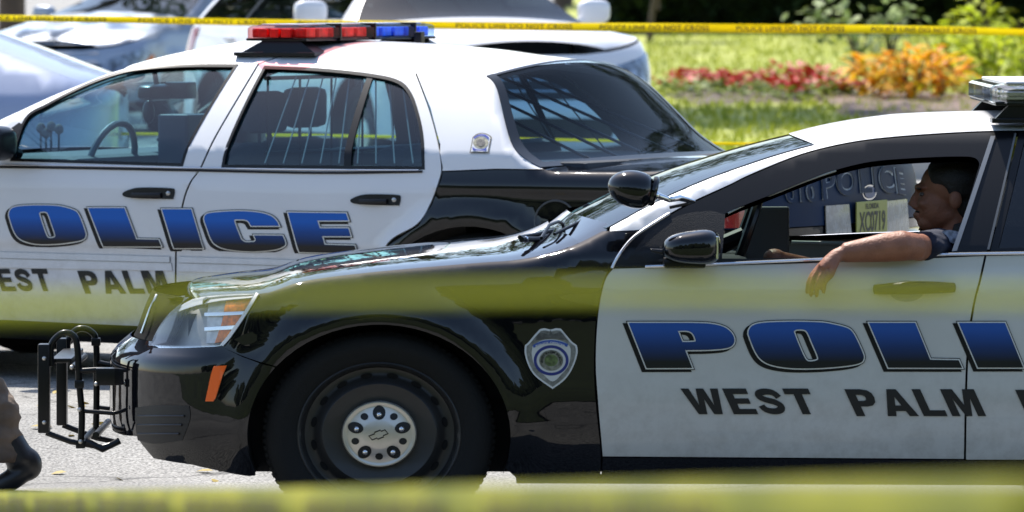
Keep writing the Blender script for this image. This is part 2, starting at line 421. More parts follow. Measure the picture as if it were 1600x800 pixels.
# ------------------------------------------------------------------ lettering glyphs (traced outlines, photo px of the nearer car)
def g1(x,y): return (960+x/4.706,490+y/4.706)
def g2(x,y): return (1280+x/4.706,490+y/4.706)
def g4(x,y): return (240+x/4.444,310+y/4.444)
def G(fn,*segs): return path(*[[fn(*p) for p in s] for s in segs],k=5)
GL={
 'P':[G(g1,[(105,68),(560,68)],[(560,68),(700,74),(800,96),(858,138),(882,190),(868,232),(820,254),(720,264),(620,267),(520,268)],[(520,268),(572,399)],[(572,399),(236,400)],[(236,400),(105,68)]),
      G(g1,[(466,126),(535,126),(575,146),(596,192),(586,206),(500,208)],[(500,208),(466,126)])],
 'O':[G(lambda x,y:g1(x,y),[(985,150),(990,118),(1022,84),(1110,66),(1300,60),(1506,64),(1606,78),(1706,104),(1748,134),(1784,196),(1826,290),(1832,330),(1806,362),(1700,384),(1500,400),(1300,400),(1160,378),(1085,342),(1040,286),(1005,206),(985,150)]),
      G(g1,[(1318,130),(1340,117),(1392,118),(1420,140),(1455,220),(1495,315),(1488,342),(1430,350),(1398,322),(1350,215),(1318,130)])],
 'L':[G(g2,[(365,68),(705,68)],[(705,68),(815,338)],[(815,338),(1025,342)],[(1025,342),(1050,398)],[(1050,398),(507,397)],[(507,397),(365,68)])],
 'I':[G(g2,[(1025,68),(1365,68)],[(1365,68),(1500,396)],[(1500,396),(1166,396)],[(1166,396),(1025,68)])],
 'C':[G(g4,[(375,200),(356,140),(366,108),(400,94),(500,85),(620,82),(740,92),(815,114),(855,146),(876,186)],[(876,186),(682,186)],[(682,186),(660,152),(630,141),(580,140)],[(580,140),(566,156),(612,280)],[(612,280),(640,301),(698,301)],[(698,301),(714,288),(702,254)],[(702,254),(900,256)],[(900,256),(920,312),(896,338),(820,356),(680,365),(520,350),(440,322),(404,280),(375,200)])],
 'E':[G(g4,[(938,93),(1368,99)],[(1368,99),(1386,150)],[(1386,150),(1155,150)],[(1155,150),(1175,205)],[(1175,205),(1385,205)],[(1385,205),(1403,262)],[(1403,262),(1190,261)],[(1190,261),(1210,322)],[(1210,322),(1432,328)],[(1432,328),(1450,380)],[(1450,380),(1022,371)],[(1022,371),(938,93)])],
}
def gbox(loops):
    a=np.array(loops[0]);return a.min(0),a.max(0)
def glyph_layers(ch,box):
    """loops of a glyph fitted to a photo-px box; returns (fill, line, shadow) loop sets in px"""
    lo,hi=gbox(GL[ch]);x0,y0,x1,y1=box
    fit=lambda l:[(x0+(p[0]-lo[0])/(hi[0]-lo[0])*(x1-x0),y0+(p[1]-lo[1])/(hi[1]-lo[1])*(y1-y0)) for p in l]
    L=[fit(l) for l in GL[ch]];k=(y1-y0)/71.0
    ex=lambda d:[offp(L[0],d*k)]+[offp(l,-d*k) for l in L[1:]]
    return L,ex(1.9),ex(3.1),k
def police_word(prefix_boxes,inv,S,parent,label,blue):
    """prefix_boxes: list of (char,box px). inv(px,py)->(u,v)"""
    F_,Ln,Bk,Sh=[],[],[],[]
    for ch,box in prefix_boxes:
        f,l,b,k=glyph_layers(ch,box)
        T=lambda loops,dx=0,dy=0:[[inv(p[0]+dx,p[1]+dy) for p in q] for q in loops]
        F_.append(T(f));Ln.append(T(l));Bk.append(T(b));Sh.append(T(b,-5.2*k,3.4*k))
    def merged(name,sets,m,push):
        v=[];f=[];n=[]
        for loops in sets:
            V,Tt,_=tri2d(loops,.022);P,N=lift(V,S,push);b=len(v)
            v+=[tuple(p) for p in P];n+=[tuple(q) for q in N]
            for t in Tt:
                a,c,d=[P[i] for i in t]
                if np.dot(np.cross(c-a,d-a),N[t[0]])<0:t=t[::-1]
                f.append(tuple(int(i)+b for i in t))
        me=bpy.data.meshes.new(name);me.from_pydata(v,[],f)
        for p in me.polygons:p.use_smooth=True
        me.normals_split_custom_set_from_vertices(n)
        return link(name,me,m,parent_box[0])
    parent_box=[parent]
    root=merged('lettering',F_,blue,.0070);root['label']=label
    parent_box[0]=root
    merged('letter_shadow',Sh,DECALB,.0016);merged('letter_outline',Bk,DECALB,.0034);merged('letter_line',Ln,DECALW,.0052)
    return root

# ================================================================== nearer police car
W=1.86
NF=Frame((0,22,0),0.0)
near=tag(NF.root('police_car'),'black and white police sedan in front, push bar on its nose','police car')
def nx(px):return (px-800)*22/F
def nz(py):return HC-(py-YH)*22/F
SH=[(235,470),(300,462),(402,455),(472,437),(560,425),(665,415),(750,408),(820,402),(890,384),(949,356),(1007,325),(1044,307),(1096,285),(1140,269),(1210,246),(1280,227),(1340,214),(1420,205),(1540,199),(1700,199),(1850,208),(1960,225),(2080,280),(2200,345),(2300,372),(2450,378),(2650,392)]
SHx=[nx(a)*(1) for a,b in sm(SH,8)];SHz=[nz(b) for a,b in sm(SH,8)]
# smoothed shoulder height (light box filter)
_xs=np.linspace(-1.4,4.2,1200);_zs=np.interp(_xs,SHx,SHz);_k=np.ones(15)/15
_zs[7:-7]=np.convolve(_zs,_k,'valid')
def zs(x):return float(np.interp(x,_xs,_zs))
def rr(x):return float(np.interp(x,[-1.2,0,.25,.5,4],[.07,.08,.05,.04,.06]))
def sst(a,b,x):
    t=min(1,max(0,(x-a)/(b-a)));return t*t*(3-2*t)
WX,WZ=nx(592),.345;RWX=WX+3.30
def noff(x,z):
    d=0
    if z<.46:d+=.05*((.46-z)/.25)**2
    if z>.70:d+=.022*((z-.70)/.25)**2
    zb=.955
    if z>zb:d+=(z-zb)*.46
    # feature line along the doors and the sculpt above the sill
    if x>0: d-=.010*math.exp(-((z-.835)/.03)**2)*sst(0,.5,x); d+=.008*sst(.50,.40,z)
    for cx in (WX,RWX):
        r=math.hypot((x-cx)/1.15,z-WZ)
        if r<.75: d-=.028*math.exp(-((r-.40)/.06)**2)*sst(.2,.35,z)
    if x<-.2 and z<1.1: d+=.012*sst(.70,.55,z)*sst(-.1,-.4,x)
    return d
ub=-.78
_th=np.linspace(0,math.pi/2,500);_n=2.25
_cx=ub-.625*np.sin(_th)**(2/_n);_cy=.93*(1-np.cos(_th)**(2/_n))
_cl=np.concatenate([[0],np.cumsum(np.hypot(np.diff(_cx),np.diff(_cy)))]);UC=ub-_cl[-1]
RZ=([.15,.22,.30,.36,.56,.595,.62,.65,.75,.83,.90,1.0],[.09,.05,.01,0,.0,.012,.055,.08,.115,.15,.22,.40])
_rz=np.linspace(.1,1.0,400);_rv=np.interp(_rz,*RZ);_rv[6:-6]=np.convolve(_rv,np.ones(13)/13,'valid')
def SN(u,v):
    if u>=ub:X,Yc=u,0.0
    else:
        l=ub-u;X=float(np.interp(l,_cl,_cx));Yc=float(np.interp(l,_cl,_cy))
    wgt=sst(-.7,-1.2,X)
    x=X+float(np.interp(v,_rz,_rv))*wgt
    z=v;xr=X+.12*wgt
    s=zs(xr);r=rr(xr);q=(z-(s-r))/r
    d=noff(X,z)*(1-.6*sst(-.9,-1.3,X))
    if q>0:d+=r*(1-math.sqrt(max(0,1-min(q,.93)**2)))
    return (x,Yc+d,z)
def inv(frame,S,px,py,g=None,it=12):
    u,v=g if g else frame.at(px,py,0.0)
    for _ in range(it):
        def pr(a,b):return np.array(frame.proj(*S(a,b)))
        r=np.array((px,py))-pr(u,v)
        if abs(r).max()<.02:break
        h=1e-3;J=np.array([(pr(u+h,v)-pr(u-h,v))/(2*h),(pr(u,v+h)-pr(u,v-h))/(2*h)]).T
        try:d=np.linalg.solve(J+np.eye(2)*1e-3,r)
        except Exception:break
        d=np.clip(d,-.08,.08);u+=d[0];v+=d[1]
    return (float(u),float(v))
ni=lambda px,py:inv(NF,SN,px,py)
def NP(*segs,k=6):return [ni(*p) for p in path(*segs,k=k)]
def arch(cx,cy,rx,ry,a0,a1,n=28):
    return [(cx+rx*math.cos(R(a)),cy-ry*math.sin(R(a))) for a in np.linspace(a0,a1,n)]
def esh(x,dz=.004):return (x,zs(x)-dz-.05*rr(x))    # just below the shoulder, (u,v)
# --- fender
AR=arch(592,683,206,176,141,-22)          # left seam -> over the top -> down the right
AR=[p for p in AR if p[1]<746]
FEND=[ni(345,541)]+[ni(*p) for p in AR]+[ni(*p) for p in [(806,746),(938,746),(939,713)]]
FEND+=NP([(937,690),(930,620),(928,560),(932,490),(942,440),(955,417)],[(955,417),(965,401),(983,377),(1004,361)])
xs=np.linspace(nx(1003),nx(402),40)
FEND+=[esh(x) for x in xs if x<nx(948)]
FEND+=[ni(400,460)]
panel('fender',[FEND],SN,BLACKP,near,step=.03,W=W)
# --- front bumper cover
AL=[p for p in arch(592,683,206,176,142,200)]
BUMP=[ni(*p) for p in AL]+[ni(*p) for p in [(388,744),(368,741),(300,726)]]
BUMP+=[ni(240,716),(-1.42,.318),(-1.55,.312),(UC,.312),(UC,.640),(-1.40,.640)]
BUMP+=[ni(237,543.5),ni(290,543.5),ni(345,541)]
bp=panel('front_bumper',[BUMP],SN,BLACKP,near,step=.035,W=W)
# chin strip and lower intake
x0,z0=ni(195,640)
INT=NP([(212,637),(245,633),(296,634)],[(296,634),(297,655),(285,688)],[(285,688),(245,693),(216,688)],[(216,688),(212,637)])
panel('bumper_intake',[INT],SN,PLAST,bp,push=.002,lip=.004)
mb=MB()
for k in range(3):
    yy=650+k*14
    q=[SN(*ni(xp,yy)) for xp in (216,235,260,288-4*k)]
    mb.tube([(a,b-.004,c) for a,b,c in q],.004,6)
mb.build('intake_rib',SATIN,bp)
GBL=mat('bar_black',(.004,.004,.004),.6,spec=.2)
# --- grille and nose between bumper and hood
GR=[(UC,.645),(UC,.80),(-1.42,.80),(-1.345,.80),(-1.33,.72),(-1.345,.645)]
gr=panel('grille',[GR],SN,mat('grille_black',(.002,.002,.002),.9,spec=.1),near,step=.04,push=-.012,W=W)
mb=MB();mb.tube([tuple(np.array(SN(-1.60,v))+np.array((-.004,-.0,0))) for v in np.linspace(.66,.79,12)],.005,8)
mb.build('grille_trim',CHROME,gr)
NOSE=[(-1.345,.643),(-1.345,.80)]+[ni(*p) for p in [(262,466),(296,464),(266,488),(246,516),(234,541)]]
panel('nose_panel',[NOSE],SN,BLACKP,near,W=W)
# --- headlight
HLs=[[(236,540),(247,515),(268,488),(300,468)],[(300,468),(345,461),(398,459)],[(398,459),(373,500),(345,538)],[(345,538),(290,541),(236,540)]]
HL=NP(*HLs)
AMBERL=mat('amber_reflector',(.95,.24,.01),.35,coat=.5,var=.5,vscale=60)
hl=panel('headlight',[HL],SN,mat('lamp_housing',(.42,.43,.43),.4,.2,var=.35,vscale=9),near,step=.03,push=-.045,lip=.0,W=W)
panel('lens',[HL],SN,LENS,hl,step=.03,push=.003,lip=.03,W=W)
for loop in ([(352,464),(397,461),(384,486),(347,488)],[(347,492),(380,489),(368,509),(342,511)],[(340,515),(364,512),(350,533),(333,535)]):
    panel('turn_signal',[[ni(*p) for p in loop]],SN,AMBERL,hl,push=-.008,lip=.01,W=W)
for loop in ([(318,488),(386,485.5),(383,491),(318,493)],[(318,511),(370,508),(366,514),(318,516)]):
    panel('chrome_bezel',[[ni(*p) for p in loop]],SN,CHROME,hl,push=-.004,lip=.006,W=W)
panel('clear_cell',[[ni(*p) for p in [(322,468),(350,464),(338,535),(318,535)]]],SN,mat('cell_white',(.6,.6,.6),.3,.3,var=.3,vscale=30),hl,push=-.014,lip=.01,W=W)
panel('lamp_brow',[[ni(*p) for p in sm([(270,488),(300,467),(345,460.5),(397,459),(394,464),(345,469),(305,477)],3,closed=True)]],SN,mat('brow_white',(.75,.75,.75),.2,.2,coat=1),hl,push=-.002,lip=.004,W=W)
panel('headlight_trim',[[ni(*p) for p in [(401,459),(405,461),(350,541),(345,539)]]],SN,mat('lamp_trim',(.7,.7,.7),.25),hl,push=.006,lip=.006,W=W)
sm_=panel('side_marker',[[ni(*p) for p in [(335,572),(355,571),(338,622),(334,627),(322,627)]]],SN,ORANGE,near,push=.006,lip=.008,W=W)
# --- doors
FE=[(942,713),(940,690),(934,620),(931,560),(935,490),(945,440),(958,420)]
RE=[(1538,400),(1530,436),(1520,476),(1512,530),(1508,600),(1506,717)]
D1=NP(FE,[(958,420),(1130,415),(1300,410),(1538,400)],RE,[(1506,717),(942,713)])
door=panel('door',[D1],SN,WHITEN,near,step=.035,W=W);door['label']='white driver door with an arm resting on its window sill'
RE2=[(a+3.5,b) for a,b in RE]
ARR=[p for p in arch(592+3.30/22*F,683,206,176,198,128)]
D2=[ni(*p) for p in [(1509.5,718)]]+[ni(*p) for p in sm(RE2[::-1],6)[1:]]+[ni(*p) for p in [(1700,397),(1900,394),(2020,392)]]+[ni(*p) for p in sm([(2020,392),(2012,450),(1990,525)],5)[1:]]+[ni(*p) for p in ARR[::-1] if p[1]<720 and p[0]<1985]+[ni(1920,719)]
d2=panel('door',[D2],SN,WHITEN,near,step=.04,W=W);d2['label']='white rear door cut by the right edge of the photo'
# quarter panel (past the frame)
ARQ=[p for p in arch(592+3.30/22*F,683,206,176,126,-20) if p[1]<746]
QP=[ni(2024,392)]+[ni(*p) for p in sm([(2016,450),(1994,524)],3)]+[ni(*p) for p in ARQ]+[ni(*p) for p in [(2335,740),(2600,700)]]+[ni(2650,600),ni(2660,470)]
QP+=[esh(x) for x in np.linspace(nx(2645),nx(2215),16)]+[ni(2100,390)]
panel('quarter_panel',[QP],SN,BLACKP,near,step=.05,W=W)
RK=[ni(*p) for p in [(806,748),(807,756),(1925,760),(1922,722),(1506,719.5),(942,715.5),(940,748)]]
panel('rocker_panel',[RK],SN,BLACKP,near,step=.05,push=-.004,lip=.03,W=W)
# --- pillar + roof rail (white) along the side
LOW=[(1007,359),(1044,335),(1083,314),(1140,288),(1175,271),(1250,241),(1325,222.5),(1400,213),(1512,205.6),(1600,204),(1750,206),(1880,222),(1980,250),(2080,298),(2170,355),(2210,392)]
UPx=np.linspace(nx(2290),nx(955),90)
RAIL=[ni(*p) for p in sm(LOW,5)]+[ni(2290,392)]+[esh(x) for x in UPx]+[ni(953,361)]
panel('roof_rail',[RAIL],SN,WHITEP,near,step=.03,lip=.015,W=W)
# --- window frames
FO=[[(960,418),(967,402),(985,379),(1009,361),(1045,338),(1084,317),(1140,291),(1175,274),(1250,244),(1325,225.5),(1400,216),(1512,208.6),(1587,207)],[(1587,207),(1541,398)],[(1541,398),(1300,408),(960,418)]]
WO=[[(1124,345),(1137,332),(1209,303),(1269,279),(1306,266),(1362,253),(1437,247),(1500,245),(1522,247),(1530,256),(1526,272)],[(1526,272),(1489,396)],[(1489,396),(1300,402),(1126,405)],[(1126,405),(1124,345)]]
wf=panel('window_frame',[NP(*FO),NP(*WO)],SN,SATIN,near,step=.03,push=.002,lip=.03,W=W)
panel('pillar_trim',[[ni(*p) for p in [(1548,214),(1555,214),(1495,393),(1487,394)]]],SN,mat('trim_grey',(.25,.25,.25),.3,.3),wf,push=.006,lip=.003,W=W)
mb=MB();q=[SN(*ni(x_,y_)) for x_,y_ in sm([(1137,333),(1172,316),(1209,302.5),(1240,290),(1269,279),(1306,266.5)],5)]
mb.tube([(x_,y_+.004,z_) for x_,y_,z_ in q],.0045,6);mb.build('opening_trim',mat('trim_light',(.42,.43,.38),.4),wf)
FO2=[(1592,207),(1750,209),(1870,225),(1970,255),(2070,305),(2160,362),(2190,392),(1546,397)]
WO2=[(1600,222),(1750,224),(1860,240),(1950,268),(2010,300),(2040,380),(1560,388)]
wf2=panel('window_frame',[[ni(*p) for p in FO2],[ni(*p) for p in WO2]],SN,SATIN,near,step=.04,push=.002,lip=.02,W=W)
panel('window',[[ni(*p) for p in WO2]],SN,TINT,wf2,step=.05,push=-.012,lip=0,W=W)
panel('pillar_trim',[[ni(*p) for p in [(1585,210),(1588,210),(1546,391),(1542,391)]]],SN,mat('trim_grey2',(.12,.12,.12),.35),wf,push=.006,lip=.003,W=W)
mb=MB()
q=[SN(*ni(a,b)) for a,b in sm([(1008,416.5),(1130,412),(1265,406),(1437,398.5),(1700,394),(2000,390)],6)]
mb.tube([(a,b-.004,c) for a,b,c in q],(.007),8,flat=(1,.8));q2=[(a,W-b+.004,c) for a,b,c in q]
BT=mat('bright_trim',(.8,.8,.8),.22,.85);mb.build('belt_trim',BT,near);mb=MB();mb.tube(q2,.006,8);mb.build('belt_trim',BT,near)
mb=MB();q=[SN(*ni(a,b)) for a,b in sm([(956,419),(966,400),(985,375.5),(1009,357),(1046,333.5)],6)]
mb.tube([(a,b-.003,c) for a,b,c in q],.005,8);mb.build('pillar_molding',mat('bright_trim2',(.7,.7,.7),.25,.8),near)
def nuo(x):return x if x>=ub else ub-float(np.interp(ub-x,-(_cx-ub),_cl))
def SNX(x,v):return SN(nuo(x),v)
# --- hood, windshield, roof, rear glass, trunk as strips across the car
def strip(name,xa,xb,m,bow,crown,ns=40,ntt=34,soft=0,push=0,xlim=None,t0=0,t1=1,zc=None,parent=None,SS=None,WW=None,ZS=None,RRf=None):
    S_=SS or SNX;w_=WW or W;z_=ZS or zs;r_=RRf or rr
    rows=[]
    for i in range(ns+1):
        f=i/ns;x=xa+(xb-xa)*f
        e=S_(x,z_(x)-.004-.05*r_(x));row=[]
        for j in range(ntt+1):
            t=t0+(t1-t0)*j/ntt
            c=4*t*(1-t);y=e[1]+(w_-2*e[1])*t;dy=min(y-e[1],w_-e[1]-y)
            row.append((e[0]-bow(f)*c,y,e[2]+crown(f)*c+soft*(1-math.exp(-dy/.07))+push))
        rows.append(row)
    return grid(name,rows,m,parent or near)
HOODM=mat('hood_paint',(.004,.004,.006),.5,0,1.0,.0,var=.3,vscale=3,coatr=.01)
coatbump(HOODM,9,.12,3,dist=.006);coatbump(BLACKP,5,.10,3,.01)
hood=strip('hood',nx(262),nx(905),HOODM,lambda f:.09*(1-f)**3+.10*f**3,lambda f:.012+.016*f,soft=.012,ns=60)
# hood leading edge rolls down to the grille
rows=[]
for j in range(35):
    t=j/34;c=4*t*(1-t);x=nx(262);e=SNX(x,zs(x)-.004-.05*rr(x));y=e[1]+(W-2*e[1])*t;dy=min(y-e[1],W-e[1]-y)
    p=(e[0]-.09*c,y,e[2]+.012*c+.012*(1-math.exp(-dy/.07)))
    rows.append([(p[0]-.020*math.sin(a)-.003*a,p[1],p[2]-.03*(1-math.cos(a))) for a in np.linspace(0,1.45,7)])
grid('hood_lip',rows,BLACKP,hood)
WSX0,WSX1=nx(950),nx(1278)
cowl=strip('cowl',nx(905),WSX0+.02,BLACKP,lambda f:.10+.05*f,lambda f:.028-.01*f,ns=6,soft=.01,push=-.006)
ws=strip('windshield',WSX0,WSX1,glass('windshield_glass',(.30,.38,.34),.03,.70,.0),lambda f:.14*(1-f)+.06*f,lambda f:.012+.006*f)
strip('windshield_seal',WSX0-.004,WSX1,SATIN,lambda f:0,lambda f:0,t0=0,t1=.022,ntt=2,push=.003,parent=ws)
strip('windshield_seal',WSX0-.004,WSX1,SATIN,lambda f:0,lambda f:0,t0=.978,t1=1,ntt=2,push=.003,parent=ws)
roof=strip('roof',WSX1+.004,nx(1900),WHITEP,lambda f:.06*(1-f)-.05*f,lambda f:.018+.02*min(1,f*4),ns=40,soft=.003)
strip('rear_glass',nx(1902),nx(2200),TINT,lambda f:-.05,lambda f:.04*(1-f)+.02,parent=near)
strip('trunk',nx(2202),nx(2640),BLACKP,lambda f:-.05-.1*f,lambda f:.03)
# --- black inner shell, arches, interior
mb=MB();mb.box((-1.0,.30,.20),(3.9,W-.30,.50));mb.box((-1.1,.25,.45),(.05,W-.25,.74));mb.box((3.0,.25,.45),(3.85,W-.25,.9))
mb.box((.1,.12,.24),(2.6,.16,.84));mb.box((.1,W-.16,.24),(2.6,W-.12,.84));mb.build('inner_body',DARK,near)
for cx in (WX,RWX):
    for y0,y1 in ((.03,.36),(W-.36,W-.03)):
        mb=MB();pr=[]
        for a in np.linspace(-.35,math.pi+.35,30):
            pr.append([(cx+.445*math.cos(a),y,WZ+.385*math.sin(a)) for y in (y0,y1)])
        v=[p for r in pr for p in r];mb.add(v,[(2*i,2*i+1,2*i+3,2*i+2) for i in range(29)],True)
        mb.build('wheel_liner',DARK,near,fixn=False)
def lid_interior():
    mb=MB()
    # dashboard under the windshield
    mb.box((.28,.12,.80),(.80,W-.12,.94),bev=.03);mb.build('dashboard',DARK,near)
    mb=MB();mb.box((1.0,.22,.35),(1.5,.82,.50),bev=.04);mb.box((1.50,.24,.45),(1.64,.80,1.05),bev=.05);mb.box((1.56,.40,1.06),(1.64,.64,1.22),bev=.03)
    mb.box((1.0,1.05,.35),(1.5,1.62,.50),bev=.04);mb.box((1.52,1.05,.45),(1.66,1.60,1.0),bev=.05)
    mb.build('seat',DARK,near)
    mb=MB();c=Vector(NF.p(1163,368,.42));pts=[]
    for k in range(28):
        a=2*math.pi*k/28;pts.append((c.x+.05*math.sin(a)*1.2,c.y+.19*math.cos(a),c.z+.17*math.sin(a)-.0))
    mb.tube(pts,.017,8,closed=True);mb.tube([tuple(c),(c.x-.12,c.y,c.z-.05)],.03,8)
    mb.box((c.x-.01,c.y-.18,c.z-.015),(c.x+.015,c.y+.18,c.z+.015),bev=.006)
    mb.build('steering_wheel',SATIN,near)
    mb=MB();a=NF.p(1163,322,.95);b=NF.p(1232,400,.95)
    mb.box((a[0],.88,b[2]-.1),(b[0],.93,a[2]),bev=.008);o=mb.build('laptop_screen',mat('laptop_grey',(.09,.09,.09),.5),near)
    mb=MB();mb.box((a[0]+.0,.70,b[2]-.13),(b[0]+.05,1.1,b[2]-.105),bev=.006);mb.build('laptop_base',DARK,near)
    mb=MB();a=NF.p(1237,379,1.0);b=NF.p(1330,381,1.0);mb.tube([a,b],.0075,8);mb.build('console_rod',mat('pale_rod',(.45,.5,.48),.4),near)
    mb=MB();a=NF.p(1280,250,.93);mb.box((a[0]-.03,.80,a[2]-.05),(a[0]+.03,1.08,a[2]+.02),bev=.015);mb.build('rear_view_mirror',DARK,near)
    # headliner: dark inside skin under the roof
    strip('headliner',WSX1+.03,nx(1880),DARK,lambda f:.04*(1-f)-.05*f,lambda f:.018,ns=10,push=-.03)
lid_interior()
# --- lettering
NB=[]
for ch in 'POLI':
    lo,hi=gbox(GL[ch]);NB.append((ch,(lo[0],lo[1],hi[0],hi[1])))
NB.append(('C',(1611,503,1745,576)));NB.append(('E',(1755,504,1880,575)))
police_word(NB,ni,SN,near,'blue and black POLICE lettering across both doors',BLUEN)
def stroke(pts,w,k=4):
    P=[np.array(p) for p in sm(pts,k)];n=len(P);A=[];B=[]
    for i in range(n):
        t=P[min(i+1,n-1)]-P[max(i-1,0)];t=t/np.linalg.norm(t);q=np.array((-t[1],t[0]))*w/2;A.append(tuple(P[i]+q));B.append(tuple(P[i]-q))
    return A+B[::-1]
BOLD={
'W':(1.26,[[(0,1),(.27,1),(.385,.36),(.51,1),(.77,1),(.885,.36),(1.0,1),(1.26,1),(1.04,0),(.75,0),(.64,.60),(.52,0),(.23,0)]]),
'E':(.83,[[(0,0),(0,1),(.80,1),(.80,.79),(.28,.79),(.28,.62),(.74,.62),(.74,.41),(.28,.41),(.28,.21),(.83,.21),(.83,0)]]),
'S':(.90,[stroke([(.80,.66),(.68,.83),(.44,.885),(.20,.82),(.16,.68),(.32,.57),(.58,.48),(.74,.34),(.66,.17),(.42,.115),(.18,.18),(.09,.34)],.235)]),
'T':(.88,[[(0,1),(.88,1),(.88,.78),(.58,.78),(.58,0),(.30,0),(.30,.78),(0,.78)]]),
'P':(.84,[[(0,0),(0,1),(.50,1),(.70,.96),(.81,.86),(.84,.70),(.80,.52),(.68,.40),(.50,.36),(.28,.36),(.28,0)],[(.28,.79),(.45,.79),(.54,.74),(.56,.67),(.53,.60),(.45,.57),(.28,.57)]]),
'A':(1.0,[[(0,0),(.35,1),(.65,1),(1.0,0),(.71,0),(.65,.19),(.34,.19),(.28,0)],[(.405,.40),(.495,.72),(.59,.40)]]),
'L':(.76,[[(0,0),(0,1),(.28,1),(.28,.22),(.76,.22),(.76,0)]]),
'M':(1.08,[[(0,0),(0,1),(.38,1),(.54,.42),(.70,1),(1.08,1),(1.08,0),(.82,0),(.82,.66),(.64,0),(.44,0),(.26,.66),(.26,0)]]),
'B':(.87,[[(0,0),(0,1),(.55,1),(.76,.93),(.81,.75),(.71,.55),(.85,.42),(.87,.25),(.77,.06),(.55,0)],[(.28,.79),(.49,.79),(.53,.71),(.48,.62),(.28,.62)],[(.28,.41),(.52,.41),(.57,.31),(.52,.21),(.28,.21)]]),
'C':(.92,[stroke([(.80,.66),(.68,.82),(.46,.885),(.22,.77),(.135,.5),(.22,.23),(.46,.115),(.70,.18),(.82,.36)],.235)]),
'H':(.90,[[(0,0),(0,1),(.28,1),(.28,.62),(.62,.62),(.62,1),(.90,1),(.90,0),(.62,0),(.62,.41),(.28,.41),(.28,0)]]),
}
def bold_word(box_px,s,name,m,parent,frame,S,shear=.40,gap=.15,push=.003):
    x0,y0,x1,y1=box_px
    c=[inv(frame,S,x0,y1),inv(frame,S,x1,y1),inv(frame,S,x1,y0),inv(frame,S,x0,y0)]
    pen=0;L=[]
    for ch in s:
        w_,loops=BOLD[ch];L.append([[(p[0]+pen+shear*(1-p[1]),p[1]) for p in l] for l in loops]);pen+=w_+gap
    tot=pen-gap+shear;v=[];f=[];n=[]
    for loops in L:
        T=[]
        for l in loops:
            T.append([tuple((c[0][i]*(1-p[0]/tot)+c[1][i]*p[0]/tot)*(1-p[1])+(c[3][i]*(1-p[0]/tot)+c[2][i]*p[0]/tot)*p[1] for i in (0,1)) for p in l])
        V,Tt,_=tri2d(T,.03);P,N=lift(V,S,push);b=len(v)
        v+=[tuple(p) for p in P];n+=[tuple(q) for q in N]
        for t in Tt:
            a,cc,d=[P[i] for i in t]
            if np.dot(np.cross(cc-a,d-a),N[t[0]])<0:t=t[::-1]
            f.append(tuple(int(i)+b for i in t))
    me=bpy.data.meshes.new(name);me.from_pydata(v,[],f);me.normals_split_custom_set_from_vertices(n)
    return link(name,me,m,parent)
def word_on(box_px,s,name,m,parent,frame,S,shear=-.36,offset=.022,space=1.0,push=.003):
    """box_px = (x0,ytop,x1,ybottom) of the word's extent in the photo"""
    x0,y0,x1,y1=box_px
    V,Fc=text2d(s,1,shear,offset,space);lo=V.min(0);hi=V.max(0)
    c=[inv(frame,S,x0,y1),inv(frame,S,x1,y1),inv(frame,S,x1,y0),inv(frame,S,x0,y0)]
    U=[]
    for p in V:
        a=(p[0]-lo[0])/(hi[0]-lo[0]);b=(p[1]-lo[1])/(hi[1]-lo[1])
        q=[(c[0][i]*(1-a)+c[1][i]*a)*(1-b)+(c[3][i]*(1-a)+c[2][i]*a)*b for i in (0,1)];U.append(q)
    P,N=lift(U,S,push);me=bpy.data.meshes.new(name);me.from_pydata([tuple(p) for p in P],[],Fc)
    o=link(name,me,m,parent);return o
for s,b in (('WEST',(1063,607,1281,647)),('PALM',(1319,608,1541,650)),('BEACH',(1586,609,1850,651))):
    bold_word(b,s,'city_lettering',DECALG,near,NF,SN)['label']='dark slanted word '+s
